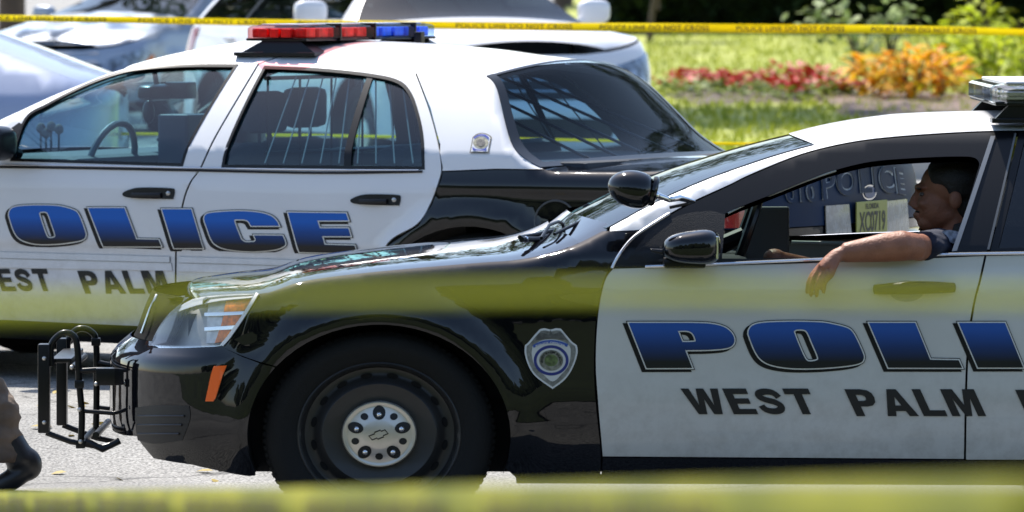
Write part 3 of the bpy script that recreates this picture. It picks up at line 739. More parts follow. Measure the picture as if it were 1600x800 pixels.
# ------------------------------------------------------------------ wheels
SX=1.136
def wheel(frame_root,cx,cy,cz,side,Rt=.345,sx=SX,detail=True):
    """side=+1: outer face towards -y (the near side)"""
    wr=empty('wheel',(cx,cy,cz));wr.parent=frame_root
    s=-side
    def L(name,prof,m,seg=72):
        mb=MB();mb.lathe([(r,h*s) for r,h in prof],sx=sx,seg=seg);return mb.build(name,m,wr)
    k=Rt/.345
    ty=[(.235*k,.085),(.248*k,.100),(.262*k,.108),(.285*k,.113),(.288*k,.1145),(.305*k,.114),(.322*k,.106),(.334*k,.095),(.341*k,.080),(.345*k,.06),(.345*k,-.06),(.338*k,-.09),(.31*k,-.105),(.24*k,-.09)]
    tyre=L('tyre',ty,RUBBER,96)
    if detail:
        mb=MB()
        for i in range(90):      # tread blocks at the shoulder
            a=2*math.pi*i/90
            M=Matrix.Translation((0,0,0))
            for r0,r1,h0,h1 in ((.336*k,.348*k,.060*s,.096*s),):
                c0,s0=math.cos(a),math.sin(a);da=.022
                pts=[]
                for aa in (a-da,a+da):
                    for (r,h) in ((r0,h1),(r1-.004,h1-.01*s),(r1,h0),(r0,h0)):
                        pts.append((r*math.cos(aa)*sx,h,r*math.sin(aa)))
                mb.add(pts,[(0,1,2,3),(7,6,5,4),(0,4,5,1),(1,5,6,2),(2,6,7,3)])
        mb.build('tread_block',RUBBER,tyre)
    rim=L('rim',[(.243*k,.080),(.246*k,.094),(.240*k,.098),(.232*k,.090),(.228*k,.060),(.222*k,.045),(.205*k,.040),(.190*k,.046),(.176*k,.066),(.168*k,.072),(.155*k,.068),(.120*k,.058),(.05*k,.056),(0.0001,.056)],STEELB)
    if detail:
        mb=MB()
        for i in range(16):
            a=2*math.pi*(i+.5)/16;c=(.198*k*math.cos(a),.198*k*math.sin(a))
            v=[];n=12
            for q in range(n):
                b=2*math.pi*q/n;rx,ry=.018*k*math.cos(b),.0085*k*math.sin(b)
                v.append(((c[0]-rx*math.sin(a)+ry*math.cos(a))*sx,.0485*s,(c[1]+rx*math.cos(a)+ry*math.sin(a))))
            mb.add(v,[tuple(range(n))])
        mb.build('vent_hole',mat('hole_black',(.001,.001,.001),1),rim,fixn=False)
    hub=L('hub_cap',[(.111*k,.060),(.1115*k,.084),(.108*k,.090),(.103*k,.0905),(.099*k,.088),(.092*k,.088),(.07*k,.096),(.052*k,.102),(.047*k,.1035),(.02*k,.106),(.0001,.1065)],SILVER)
    if detail:
        holeM=mat('hole_dark',(.003,.003,.003),.6);mb=MB();nb=MB()
        def hface(r):return float(np.interp(r/k,[0,.047,.07,.092,.103],[.1065,.1035,.096,.088,.0905]))
        def ring(cx_,cz_,ra,rb,a,mbx,dh):
            v=[];n=20
            for rr_ in (0,1):
                pass
            for q in range(n):
                b=2*math.pi*q/n;u=ra*math.cos(b);t=rb*math.sin(b)
                x=cx_+u*math.cos(a)-t*math.sin(a);z=cz_+u*math.sin(a)+t*math.cos(a)
                v.append((x*sx,(hface(math.hypot(x,z))+dh)*s,z))
            mbx.add(v,[tuple(range(n))])
        for i in range(5):
            a=R(90+72*i);r=.0735*k
            ring(r*math.cos(a),r*math.sin(a),.0235*k,.019*k,a,mb,.0022)
            c=(r*.95*math.cos(a)*sx,0,r*.95*math.sin(a)-.003)
            nb.ell((c[0],(hface(r)+.004)*s,c[2]),(.0105*k,.012,.0105*k),16,8)
            a=R(126+72*i);r=.0745*k
            ring(r*math.cos(a),r*math.sin(a),.0115*k,.0115*k,a,mb,.0022)
        mb.build('lug_hole',holeM,hub,fixn=False);nb.build('lug_nut',CHROME,hub)
        # small cross-shaped emblem, outline only
        bt=[(-1,-.30),(-.38,-.30),(-.38,-.48),(.38,-.48),(.38,-.30),(1.0,-.30),(.86,.30),(.38,.30),(.38,.48),(-.38,.48),(-.38,.30),(-1.14,.30)]
        c_,s_=math.cos(R(24)),math.sin(R(24))
        bt=[((x*c_-y*s_)*.026*k,(x*s_+y*c_)*.026*k) for x,y in bt];mb=MB()
        mb.tube([(x*sx,(hface(math.hypot(x,z))+.0015)*s,z) for x,z in bt],.0022,6,closed=True)
        mb.build('emblem',holeM,hub)
    return wr
for cx in (WX,RWX):
    wheel(near,cx,.135,WZ,1,detail=cx<1);wheel(near,cx,W-.135,WZ,-1,detail=False)
# ------------------------------------------------------------------ door handles
def bar_handle(car,frame,pxs,S,y,m,Wm=None):
    (x0,y0),(x1,y1)=pxs
    a=frame.at(x0,y0,0);b=frame.at(x1,y1,0);mb=MB();pts=[];rad=[]
    for i in range(15):
        t=i/14;x=a[0]+(b[0]-a[0])*t;z=a[1]+(b[1]-a[1])*t
        bow=math.sin(math.pi*t)**.5;base=S(x,z)[1]
        pts.append((x,base-.004-.034*bow,z+.004*math.sin(math.pi*t)));rad.append((.010+.012*math.sin(math.pi*t)**.6,.018))
    mb.tube(pts,[(r[0]*.75,.016+.006*math.sin(math.pi*i/14)) for i,r in enumerate(rad)],12)
    return mb.build('door_handle',m,car)
for (a,b),d in ((((1366,452),(1491,449)),door),(((1800,447),(1925,444)),d2)):
    h=bar_handle(d,NF,(a,b),SN,0,PLAST)
    mx=(a[0]+b[0])/2-12;c=ni(mx,455);p=SN(*c);mb=MB()
    v=[];n=30
    for q in range(n):
        t=2*math.pi*q/n;u=(c[0]+.058*math.cos(t),c[1]+.036*math.sin(t));e=SN(*u);v.append((e[0],e[1]-.002,e[2]))
    mb.add(v,[tuple(range(n))]);mb.build('handle_recess',mat('recess_grey',(.28,.28,.28),.5),d,fixn=False)
# ------------------------------------------------------------------ side mirror
def superell(mb,c,r,e=.6,fn=None,seg=32,rings=20,M=None):
    def f(p):
        g=lambda a:math.copysign(abs(a)**e,a)
        q=Vector((g(p.x),g(p.y),g(p.z)))
        return fn(q) if fn else q
    mb.ell(c,r,seg,rings,f,M)
c=NF.p(1080,385,-.14);mb=MB()
def mf(q):
    q=q.copy();t=(q.x+1)/2
    q.z*=(.60+.40*t**.6);q.z+=(-.10*(1-t));q.y*=.9
    if q.z<0:q.z*=.92
    return q
superell(mb,c,(.098,.14,.068),.62,mf)
mir=mb.build('side_mirror',BLACKP,near)
mb=MB();a=NF.p(1018,391,-.10);b=NF.p(1075,397,-.13);mb.tube([a,((a[0]+b[0])/2,-.13,(a[2]+b[2])/2-.002),b],[(.006,.006),(.017,.012),(.02,.02)],12)
a=NF.p(1050,412,-.02);mb.box((a[0]-.03,-.16,a[2]-.010),(a[0]+.11,.06,a[2]+.022),bev=.01);mb.build('mirror_arm',SATIN,mir)
mb=MB();cx_=c[0]+.092;mb.box((cx_-.012,c[1]-.095,c[2]-.038),(cx_-.004,c[1]+.095,c[2]+.038),bev=.003);mb.build('mirror_glass',mat('mirror_face',(.8,.8,.8),.03,1),mir)
mb=MB();superell(mb,(c[0]+.02,W-c[1],c[2]),(.094,.135,.062),.62,mf);mb.tube([(c[0],W-.02,c[2]-.05),(c[0],W+.1,c[2]-.05)],.02,8);mb.build('side_mirror',BLACKP,near)
# sail triangle behind the mirror
panel('mirror_sail',[NP([(1012,366),(1060,338),(1110,330)],[(1110,330),(1133,336)],[(1133,336),(1128,404)],[(1128,404),(975,412)],[(975,412),(1012,366)])],SN,PLAST,near,push=.004,W=W)
# ------------------------------------------------------------------ spotlight
c=NF.p(992,296,-.07);mb=MB()
def sf(p):
    p=p.copy()
    if p.x>.35:p.x=.35+(p.x-.35)*.62
    return p
mb.ell(c,(.092,.075,.063),40,24,sf,None)
spot=mb.build('spotlight',BLACKP,near)
Mt=Matrix.Rotation(R(12),4,'Y');spot.data.transform(Matrix.Translation(c)@Mt@Matrix.Translation(-Vector(c)))
mb=MB();a=NF.p(1022,304,-.07);b=NF.p(1046,312,-.05);d=NF.p(1062,309,-.01);e=NF.p(1084,315,.05)
mb.tube([a,b,d,e],[.012,.0095,.011,.008],12);mb.ell(NF.p(1024,305,-.07),(.016,.016,.016));mb.ell(NF.p(1048,311,-.05),(.013,.013,.011));mb.build('spotlight_arm',CHROME,spot)
mb=MB();a=NF.p(1020,300,-.07);mb.lathe([(.050,0),(.052,.01),(.046,.018),(.02,.02)],c=(0,0,0),axis='z');o=mb.build('spotlight_rim',BLACKP,spot)
o.data.transform(Matrix.Translation((a[0]-.004,a[1],a[2]+.004))@Matrix.Rotation(R(90+12),4,'Y'))
mb=MB();a=NF.p(1075,318,.03);b=NF.p(1047,324,.06);mb.tube([b,a,NF.p(1085,314,.05)],.006,8);mb.build('spotlight_mount',SATIN,spot)
# ------------------------------------------------------------------ push bumper on the nose
pb=empty('push_bumper');pb.parent=near;pb['label']='black tube push bar with two upright hoops'
for (y,dx,dy) in ((.60,0,0),(1.26,0,0)):
    mb=MB()
    q=lambda a,b,yy=y:NF.p(a,b,yy)
    if y<1:
        up=[(60,78,537,676)];hoop=[(80,572),(80,540),(92,524),(104,520),(116,526),(121,545),(124,600),(128,650),(126,694)]
        barU=(69,537,676,18);low=[(72,676),(110,690),(160,699),(176,694)];mid=[(120,580),(150,578),(176,579)];mid2=[(128,642),(180,646)]
    else:
        hoop=[(106,560),(106,534),(116,518),(128,513),(142,518),(150,534),(151,600),(150,680)]
        barU=(97,528,664,16);low=[(98,664),(150,684),(178,690)];mid=[(150,566),(180,572)];mid2=[(150,636),(185,640)]
    for seq,r in ((sm(hoop,5),.0115),(low,.010),(mid,.010),(mid2,.0075)):
        mb.tube([q(*p) for p in seq],r,10)
    x,yt,yb,wd=barU;a=q(x-wd/2,yt);b=q(x+wd/2,yb)
    mb.box((a[0],y-.035,b[2]),(b[0],y+.035,a[2]),bev=.006)
    for s_ in (hoop[-1],hoop[-3]):
        p=q(*s_);mb.box((p[0]-.016,y-.018,p[2]-.014),(p[0]+.016,y+.018,p[2]+.014),bev=.004)
    mb.build('hoop_frame',SATIN,pb)
mb=MB()
for px_,py_,r in ((112,574,.012),(126,694,.012),(150,680,.012)):
    a=NF.p(px_,py_,.60);mb.tube([(a[0],.60,a[2]),(a[0],1.28,a[2])],r,10)
a=NF.p(96,560,.62);mb.box((a[0]-.035,.62,a[2]-.016),(a[0]+.035,1.24,a[2]+.0),bev=.004)
for yy in (.6,1.26):
    a=NF.p(160,702,yy);mb.tube([(a[0]-.06,yy,a[2]+.03),(a[0]+.0,yy,a[2]),(a[0]+.06,yy,a[2]+.03)],.012,8)
    a=NF.p(164,579,yy);mb.box((a[0]-.03,yy-.03,a[2]-.05),(a[0]+.08,yy+.03,a[2]+.01),bev=.005)
mb.build('crossbar',SATIN,pb)
mb=MB()
for yy in (.565,1.225):
    for px_,py_ in ((112,574),(124,640),(126,690),(150,600),(69,560),(69,660)):
        a=NF.p(px_,py_,yy);mb.ell(a,(.008,.008,.008),10,6)
mb.build('bolt',SILVER,pb)
# ------------------------------------------------------------------ light bar on the nearer roof (seen end on)
lb=empty('light_bar',(0,0,0));lb.parent=near;lb['label']='clear silver light bar at the right edge'
x0=NF.p(1512,150,1.50)[0];zt=NF.p(1540,126,.32)[2];zb=NF.p(1540,167,.32)[2]
def lbar(parent,x0,x1,y0,y1,z0,z1,mats,cuts):
    """outline of a low light bar: base tray, clear domes, caps. x: narrow way, y: long way"""
    prof=[(0,0.10),(.02,.0),(.98,.0),(1,.10),(1,.80),(.96,.92),(.86,1.0),(.14,1.0),(.04,.92),(0,.80)]
    for a,b,m,nm in cuts:
        ya=y0+(y1-y0)*a;yb=y0+(y1-y0)*b;mb=MB();v=[];ns=8
        secs=[]
        for k in range(ns+1):
            t=k/ns;yy=ya+(yb-ya)*t
            e0=max(0,1-(yy-y0)/.07) ;e1=max(0,1-(y1-yy)/.07);e=max(e0,e1);ins=.05*e*e
            secs.append([(x0+ins+(x1-x0-2*ins)*p[0],yy,z0+(z1-z0)*(p[1] if e==0 else p[1]*(1-.25*e*e))) for p in prof])
        n=len(prof)
        for q in secs:v+=q
        f=[(i*n+j,i*n+(j+1)%n,(i+1)*n+(j+1)%n,(i+1)*n+j) for i in range(ns) for j in range(n)]
        f+=[tuple(range(n)),tuple(ns*n+j for j in range(n))[::-1]]
        mb.add(v,f);mb.build(nm,m,parent)
CL=glass('clear_dome',(.93,.93,.93),.05,.95,.10)
lbar(lb,x0,x0+.32,.30,W-.30,zb+.012,zt-.012,None,[(0,.33,CL,'dome'),(.34,.66,CL,'dome'),(.67,1,CL,'dome')])
mb=MB();mb.box((x0+.012,.315,zb+.004),(x0+.308,W-.315,zb+.018),bev=.004);mb.build('tray',SATIN,lb)
mb=MB();mb.box((x0+.05,.35,zt-.014),(x0+.27,W-.35,zt-.004),bev=.006);mb.build('cover',mat('silver_cover',(.62,.62,.63),.35,.3),lb)
mb=MB()
for i in range(2):
    for j in range(7):
        xx=x0+.05+.125*i;mb.box((xx,.36+j*.17,zb+.022),(xx+.10,.47+j*.17,zt-.036),bev=.01)
for j in range(3): mb.box((x0+.02,.325,zb+.025+j*.016),(x0+.15,.335,zb+.033+j*.016))
mb.build('reflector',mat('reflector2',(.75,.75,.75),.2,.9),lb)
a=NF.p(1513,187,.30);zr=a[2]
for yy in (.33,W-.39):
    mb=MB();mb.add([(x0+.01,yy,zr-.0),(x0+.33,yy,zr),(x0+.27,yy,zb+.006),(x0+.06,yy,zb+.006),(x0+.01,yy+.06,zr),(x0+.33,yy+.06,zr),(x0+.27,yy+.06,zb+.006),(x0+.06,yy+.06,zb+.006)],
           [(0,1,2,3),(7,6,5,4),(0,3,7,4),(1,5,6,2),(3,2,6,7),(0,4,5,1)])
    mb.box((x0-.0,yy-.02,zr-.012),(x0+.36,yy+.08,zr+.004),bev=.003);mb.build('bracket',SATIN,lb)
# ------------------------------------------------------------------ shield badge on the fender
def g5(x,y):return (800+x/6.667,500+y/6.667)
def dec(name,segs,m,parent,push,frame=NF,S=SN,fn=g5,holes=[]):
    I=lambda l:[inv(frame,S,*fn(*p)) for p in l]
    return panel(name,[I(path(*segs,k=5))]+[I(h) for h in holes],S,m,parent,step=.03,push=push,lip=0)
SHIELD=[[(135,262),(170,232),(230,160),(290,95)],[(290,95),(340,86),(400,98),(460,86),(510,90)],[(510,90),(560,150),(620,220),(675,262)],[(675,262),(684,330),(660,430),(610,540),(540,630),(424,718)],[(424,718),(310,640),(220,560),(160,450),(132,340),(135,262)]]
def el(cx,cy,rx,ry,n=36,a0=0,a1=360):return [(cx+rx*math.cos(R(a)),cy+ry*math.sin(R(a))) for a in np.linspace(a0,a1,n,endpoint=(a1-a0)<360)]
def scl(s,f,cx=408,cy=400):return [[(cx+(x-cx)*f,cy+(y-cy)*f) for x,y in q] for q in s]
bd=dec('shield_badge',SHIELD,mat('badge_rim',(.62,.62,.6),.4),near,.0015)
bd['label']='silver and blue police shield decal'
dec('badge_field',scl(SHIELD,.93),mat('badge_khaki',(.22,.22,.19),.5,var=.6,vscale=60),bd,.0024)
dec('badge_plate',[[(215,270),(300,215),(400,200),(510,215),(590,260),(612,330),(590,470),(520,560),(424,640),(330,570),(240,480),(205,360),(215,270)]],mat('badge_white',(.55,.55,.52),.5),bd,.0032)
dec('badge_ring',[el(408,420,182,158)+[el(408,420,182,158)[0]]],mat('badge_blue',(.02,.03,.17),.4),bd,.0040,holes=[el(408,420,152,128)])
dec('badge_ring',[el(408,420,125,108)+[el(408,420,125,108)[0]]],mat('badge_gold',(.20,.20,.15),.5,var=.7,vscale=80),bd,.0040,holes=[el(408,420,70,62)])
dec('badge_seal',[el(408,420,70,62)+[el(408,420,70,62)[0]]],mat('badge_green',(.10,.14,.04),.5,var=.8,vscale=70),bd,.0040)
dec('badge_banner',[[(215,262),(300,222),(400,208),(500,220),(585,250)],[(585,250),(575,280)],[(575,280),(480,250),(400,242),(310,252),(225,290)],[(225,290),(215,262)]],mat('badge_blue2',(.03,.08,.32),.4),bd,.0048)
dec('badge_eagle',[[(240,215),(290,130),(380,150),(400,105),(430,150),(510,125),(580,215)],[(580,215),(480,195),(400,190),(320,200),(240,215)]],mat('badge_grey',(.10,.10,.09),.5,var=.6,vscale=60),bd,.0048)
def seal_word(s,cx,cy,r,a0,a1,h,m,parent,frame=NF,S=SN,fn=g5,push=.0056,ry=1.0):
    V,Fc=text2d(s,1,0,.03,1.15);lo=V.min(0);hi=V.max(0)
    U=[]
    for p in V:
        t=(p[0]-lo[0])/(hi[0]-lo[0]);a=R(a0+(a1-a0)*t);q=r+h*((p[1]-lo[1])/(hi[1]-lo[1])-.5)
        U.append(inv(frame,S,*fn(cx+q*math.cos(a),cy-q*ry*math.sin(a))))
    P,N=lift(U,S,push);me=bpy.data.meshes.new('seal_lettering');me.from_pydata([tuple(p) for p in P],[],Fc);link('seal_lettering',me,m,parent)
BW=mat('badge_letter',(.6,.6,.62),.5)
seal_word('POLICE OFFICER',400,560,325,118,62,20,BW,bd)
seal_word('WEST PALM BEACH',408,420,98,200,-20,26,DECALB,bd,ry=.87)
seal_word('POLICE',408,420,98,305-360-0,305-360-0,26,DECALB,bd) if False else None
# ------------------------------------------------------------------ wipers at the base of the windshield
mb=MB()
for pts,r in (([(812,371),(835,367),(862,361),(892,356)],.008),([(815,374),(840,374),(868,366),(880,372)],.010),([(846,372),(858,352),(872,346),(884,352),(890,362)],.006),([(866,366),(895,352),(925,338)],.006)):
    mb.tube([NF.p(a,b,.25+.12*i) for i,(a,b) in enumerate(pts)],r,8)
mb.build('wiper',SATIN,near)
mb=MB();mb.ell(NF.p(820,374,.28),(.014,.014,.012));mb.build('washer_nozzle',CHROME,near)
# ================================================================== people
def remeshed(mb,name,m,parent=None,vox=.006,smooth=6,folds=0):
    me=bpy.data.meshes.new('t');me.from_pydata(mb.v,[],mb.f)
    o=bpy.data.objects.new('t',me);COL.objects.link(o)
    bm=bmesh.new();bm.from_mesh(me);bmesh.ops.recalc_face_normals(bm,faces=bm.faces[:]);bm.to_mesh(me);bm.free()
    r=o.modifiers.new('r','REMESH');r.mode='VOXEL';r.voxel_size=vox
    s=o.modifiers.new('s','SMOOTH');s.iterations=smooth;s.factor=.5
    dg=bpy.context.evaluated_depsgraph_get();new=bpy.data.meshes.new_from_object(o.evaluated_get(dg))
    bpy.data.objects.remove(o)
    for p in new.polygons:p.use_smooth=True
    if folds:
        NN=[v.normal.copy() for v in new.vertices]
        for q,nq in zip(new.vertices,NN):
            n_=mnoise.noise(Vector((q.co.x*9,q.co.y*9,q.co.z*22)));n2=mnoise.noise(Vector((q.co.x*30,q.co.y*30,q.co.z*45)))
            q.co+=nq*(n_*folds+n2*folds*.35)
    new.name=name;new.materials.clear()
    return link(name,new,m,parent)
SKIN=mat('skin',(.31,.125,.07),.5,spec=.4,bump=.25,bscale=120,var=.22,vscale=22)
HAIR=mat('hair',(.010,.008,.007),.55,bump=.5,bscale=150)
NAVY=mat('navy_cloth',(.008,.011,.028),.85,bump=.3,bscale=60)
O_=np.array(NF.O)
def wv(p):return (p[0]+O_[0],p[1]+O_[1],p[2]+O_[2])
def body_head(mb,c,s=1.0,sx=1.0):
    """head facing -x, c=(x,y,z) centre of the head"""
    def E(x,y,z,a,b,d,seg=24,rg=16):mb.ell((c[0]+x*s*sx,c[1]+y*s,c[2]+z*s),(a*s*sx,b*s,d*s),seg,rg)
    E(.018,0,.035,.098,.076,.088);E(-.030,0,-.030,.062,.062,.085);E(-.052,0,-.085,.038,.040,.032)
    E(-.010,0,-.060,.070,.058,.045);E(-.076,0,.028,.022,.048,.014);E(-.066,.034,-.025,.022,.02,.02);E(-.066,-.034,-.025,.022,.02,.02)
    mb.tube([(c[0]-.086*s*sx,c[1],c[2]+.014*s),(c[0]-.100*s*sx,c[1],c[2]-.010*s),(c[0]-.106*s*sx,c[1],c[2]-.034*s)],[.010*s,.011*s,.0145*s],10)
    E(-.094,.011,-.036,.012,.010,.009);E(-.094,-.011,-.036,.012,.010,.009)
    E(-.090,0,-.060,.013,.024,.007);E(-.086,0,-.071,.014,.021,.007)
    for q in (-1,1):E(.020,q*.078,-.012,.020,.010,.030)
    mb.tube([(c[0]+.02*sx,c[1],c[2]-.03),(c[0]+.03*sx,c[1],c[2]-.12),(c[0]+.045*sx,c[1],c[2]-.19)],[.056,.055,.068],16)
def at(px,py,y):return wv(NF.p(px,py,y))
# driver
mb=MB();hc=at(1480,306,.44);body_head(mb,hc,1.05,1.10)
sh=at(1508,398,.30);elb=at(1425,386,-.02);wr_=at(1318,394,-.045)
mb.tube([(hc[0]+.09,hc[1],hc[2]-.24),(hc[0]+.10,hc[1],hc[2]-.45),(hc[0]+.06,hc[1],hc[2]-.62)],[(.12,.20),(.13,.19),(.14,.19)],18)   # torso
mb.tube([sh,((sh[0]+elb[0])/2,(sh[1]+elb[1])/2,(sh[2]+elb[2])/2+.01),elb],[.062,.052,.044],14)
fa=[at(1438,386,.0),at(1410,384,-.03),at(1380,387,-.035),at(1350,391,-.04),at(1318,395,-.045)]
mb.tube(fa,[.043,.052,.049,.041,.033],16)
# palm and fingers hanging over the sill
pm=[at(1322,394,-.045),at(1306,400,-.055),at(1292,412,-.062),at(1284,420,-.065)]
mb.tube(pm,[(.026,.026),(.030,.024),(.035,.022),(.033,.018)],14)
fg=[(((1284,413,-.045),(1270,428,-.040),(1263,443,-.038),(1261,456,-.036))),
    (((1282,418,-.058),(1272,434,-.058),(1268,449,-.055),(1267,461,-.05))),
    (((1287,423,-.074),(1280,440,-.078),(1276,452,-.074),(1276,462,-.068))),
    (((1293,424,-.090),(1289,438,-.094),(1287,448,-.090),(1287,456,-.084)))]
for f_ in fg:mb.tube([at(*p) for p in f_],[.0115,.0105,.0095,.0075],10);mb.ell(at(*f_[-1]),(.0078,.0078,.0085),10,8)
mb.tube([at(1308,404,-.075),at(1303,418,-.090),at(1299,430,-.094),at(1293,437,-.09)],[.015,.012,.0105,.008],10);mb.ell(at(1293,437,-.09),(.008,.008,.008),10,8)
other=at(1240,440,.7);mb.tube([at(1500,396,.62),at(1400,450,.72),at(1215,405,.5)],[.055,.042,.03],12);mb.ell(at(1210,402,.5),(.04,.035,.03),14,10)
mb.tube([(hc[0]+.02,hc[1]-.10,hc[2]-.68),(hc[0]-.45,hc[1]-.10,hc[2]-.62),(hc[0]-.60,hc[1]-.10,hc[2]-.95)],[.085,.065,.045],12)
mb.tube([(hc[0]+.02,hc[1]+.10,hc[2]-.68),(hc[0]-.45,hc[1]+.10,hc[2]-.62),(hc[0]-.60,hc[1]+.10,hc[2]-.95)],[.085,.065,.045],12)
drv=remeshed(mb,'person',SKIN,vox=.0048,smooth=5)
tag(drv,'officer at the wheel, navy shirt, bare forearm hanging out of the window','person')
mb=MB();mb.tube([(hc[0]+.075,hc[1],hc[2]-.135),(hc[0]+.085,hc[1],hc[2]-.20),(hc[0]+.095,hc[1],hc[2]-.28),(hc[0]+.10,hc[1],hc[2]-.45),(hc[0]+.06,hc[1],hc[2]-.64)],[(.065,.07),(.10,.17),(.14,.225),(.15,.21),(.155,.21)],20)
mid=((sh[0]+elb[0])/2,(sh[1]+elb[1])/2,(sh[2]+elb[2])/2+.01)
mb.tube([(hc[0]+.09,hc[1]-.08,hc[2]-.22),sh,mid,at(1443,384,.02)],[.085,.080,.068,.058],16)
mb.tube([(hc[0]+.09,hc[1]+.08,hc[2]-.22),at(1500,396,.62),at(1445,425,.69)],[.085,.075,.065],14)
remeshed(mb,'shirt',NAVY,drv,vox=.008,smooth=4,folds=.010)
mb=MB();mb.ell((hc[0]+.028,hc[1],hc[2]+.046),(.116,.088,.096),28,18,lambda p:Vector((max(p.x,-.82+.0*p.z),p.y,max(p.z,-.45+(-.55 if p.x>.25 else (.35 if p.x<-.3 else -.1)))))) 
mb.ell((hc[0]+.065,hc[1],hc[2]-.02),(.062,.070,.075),20,12)
remeshed(mb,'hair',HAIR,drv,vox=.006,smooth=4,folds=.004)
mb=MB();mb.ell((hc[0]-.097,hc[1],hc[2]-.054),(.014,.028,.007),14,8);mb.ell((hc[0]-.074,hc[1],hc[2]-.098),(.022,.022,.016),14,8);mb.build('moustache',HAIR,drv)
mb=MB()
for q in (-1,1):mb.ell((hc[0]-.088,hc[1]+q*.030,hc[2]+.006),(.010,.013,.008),12,8)
mb.build('eye',mat('eye_white',(.10,.08,.07),.3),drv)
mb=MB()
for q in (-1,1):mb.ell((hc[0]-.096,hc[1]+q*.031,hc[2]+.026),(.010,.020,.005),12,8)
mb.build('eyebrow',HAIR,drv)
pc=at(1491,370,.13);mb=MB();P_=[]
for a in np.linspace(0,2*math.pi,24,endpoint=False):P_.append((pc[0]+.048*math.cos(a),pc[1]-.05+.012*math.sin(a)*0,pc[2]+.022*math.sin(a)-.25*.048*math.cos(a)))
mb.add(P_+[(p[0],p[1]+.02,p[2]-.004) for p in P_],[tuple(range(24)),tuple(range(24,48))[::-1]]+[(i,(i+1)%24,24+(i+1)%24,24+i) for i in range(24)])
mb.build('shoulder_patch',mat('patch',(.35,.36,.45),.7,var=.7,vscale=60),drv)
# walker whose trailing leg enters at the lower left
def at2(px,py,Y):return ((px-800)*Y/F,Y,HC-(py-YH)*Y/F)
mb=MB();Yw=24.0
hip=(-2.12,Yw+.02,.93)
ank=at2(6,700,Yw);knee=(-2.02,Yw,.50)
SK2=[(hip,knee,ank)]
mb.tube([hip,knee,ank],[.085,.06,.042],14)
mb.tube([(-2.12,Yw+.22,.93),(-2.35,Yw+.22,.52),(-2.40,Yw+.2,.09)],[.085,.06,.042],14)
mb.tube([(-2.12,Yw+.12,.90),(-2.12,Yw+.12,1.15),(-2.14,Yw+.12,1.42),(-2.15,Yw+.12,1.53)],[(.12,.17),(.11,.16),(.12,.19),(.05,.06)],18)
body_head(mb,(-2.18,Yw+.12,1.67))
for q in (-.2,.42):mb.tube([(-2.13,Yw+q+.02,1.42),(-2.10,Yw+q-.02,1.15),(-2.22,Yw+q,.92)],[.05,.042,.032],12);mb.ell((-2.23,Yw+q,.86),(.035,.025,.06),12,8)
wk=remeshed(mb,'person',SKIN,vox=.009,smooth=4)
tag(wk,'walker in brown trousers and dark boots at the lower left edge','person')
BRN=mat('brown_trousers',(.16,.115,.08),.9,bump=1,bscale=14,var=.45,vscale=9)
mb=MB();k2=at2(-2,650,Yw)
mb.tube([(hip[0],hip[1],1.0),hip,knee,k2,at2(-1,675,Yw),at2(2,700,Yw),at2(0,722,Yw)],[.12,.11,.085,.078,.074,.080,.078],18)
mb.tube([(-2.12,Yw+.22,1.0),(-2.12,Yw+.22,.93),(-2.35,Yw+.22,.52),(-2.40,Yw+.2,.12)],[.12,.11,.082,.075],16)
remeshed(mb,'trousers',BRN,wk,vox=.008,smooth=2,folds=.022)
mb=MB();mb.tube([(-2.12,Yw+.12,.92),(-2.12,Yw+.12,1.15),(-2.14,Yw+.12,1.40),(-2.145,Yw+.12,1.50)],[(.14,.2),(.13,.19),(.13,.22),(.07,.08)],20)
for q in (-.2,.42):mb.tube([(-2.13,Yw+.12+(q-.12)*.8,1.43),(-2.10,Yw+q,1.18)],[.07,.06],12)
remeshed(mb,'shirt',mat('grey_shirt',(.12,.12,.13),.9),wk,vox=.01,smooth=4)
mb=MB()
def foot(ax,y,az,tilt):
    M=Matrix.Translation((ax,y,az))@Matrix.Rotation(tilt,4,'Y')
    mb.ell((-.075,0,-.045),(.135,.048,.040),24,14,None,M);mb.ell((.01,0,-.02),(.060,.045,.065),20,12,None,M);mb.tube([M@Vector((.0,0,-.01)),M@Vector((.0,0,.10))],[.056,.054],14)
BL=mat('boot_leather',(.015,.014,.013),.4);foot(ank[0]+.062,ank[1],ank[2]-.045,R(-30));remeshed(mb,'boot',BL,wk,vox=.008,smooth=3)
mb=MB();foot(-2.40,Yw+.2,.085,0);remeshed(mb,'boot',BL,wk,vox=.008,smooth=3)
mb=MB();mb.ell((-2.165,Yw+.12,1.71),(.115,.088,.10),24,14);mb.build('hair',HAIR,wk)
# ================================================================== farther police car
FA=R(26);FF=Frame((0,27,.15),FA);WF=2.06
far=tag(FF.root('police_car'),'white and black police sedan behind with red and blue roof lights','police car')
SHF=[(-900,352),(-760,318),(-600,300),(-400,284),(-200,268),(-100,250),(0,192),(37,170),(75,148),(112,130),(150,112),(195,99),(244,91),(300,86),(400,85.5),(500,89),(590,96),(646,104),(700,111),(752,125),(794,185),(824,229),(850,262),(900,266),(1000,266),(1100,263),(1140,262),(1200,265)]
q=[FF.at(a,b,.05 if b>240 else .20) for a,b in SHF]
_fx=np.linspace(q[0][0],q[-1][0],1500);_fq=sm(q,8);_fz=np.interp(_fx,[p[0] for p in _fq],[p[1] for p in _fq])
_fz[6:-6]=np.convolve(_fz,np.ones(13)/13,'valid')
def fzs(x):return float(np.interp(x,_fx,_fz))
def frr(x):return .045
XB=FF.at(850,262,.05)[0]
FWX,_=FF.at(735,500,0);FWZ=.335
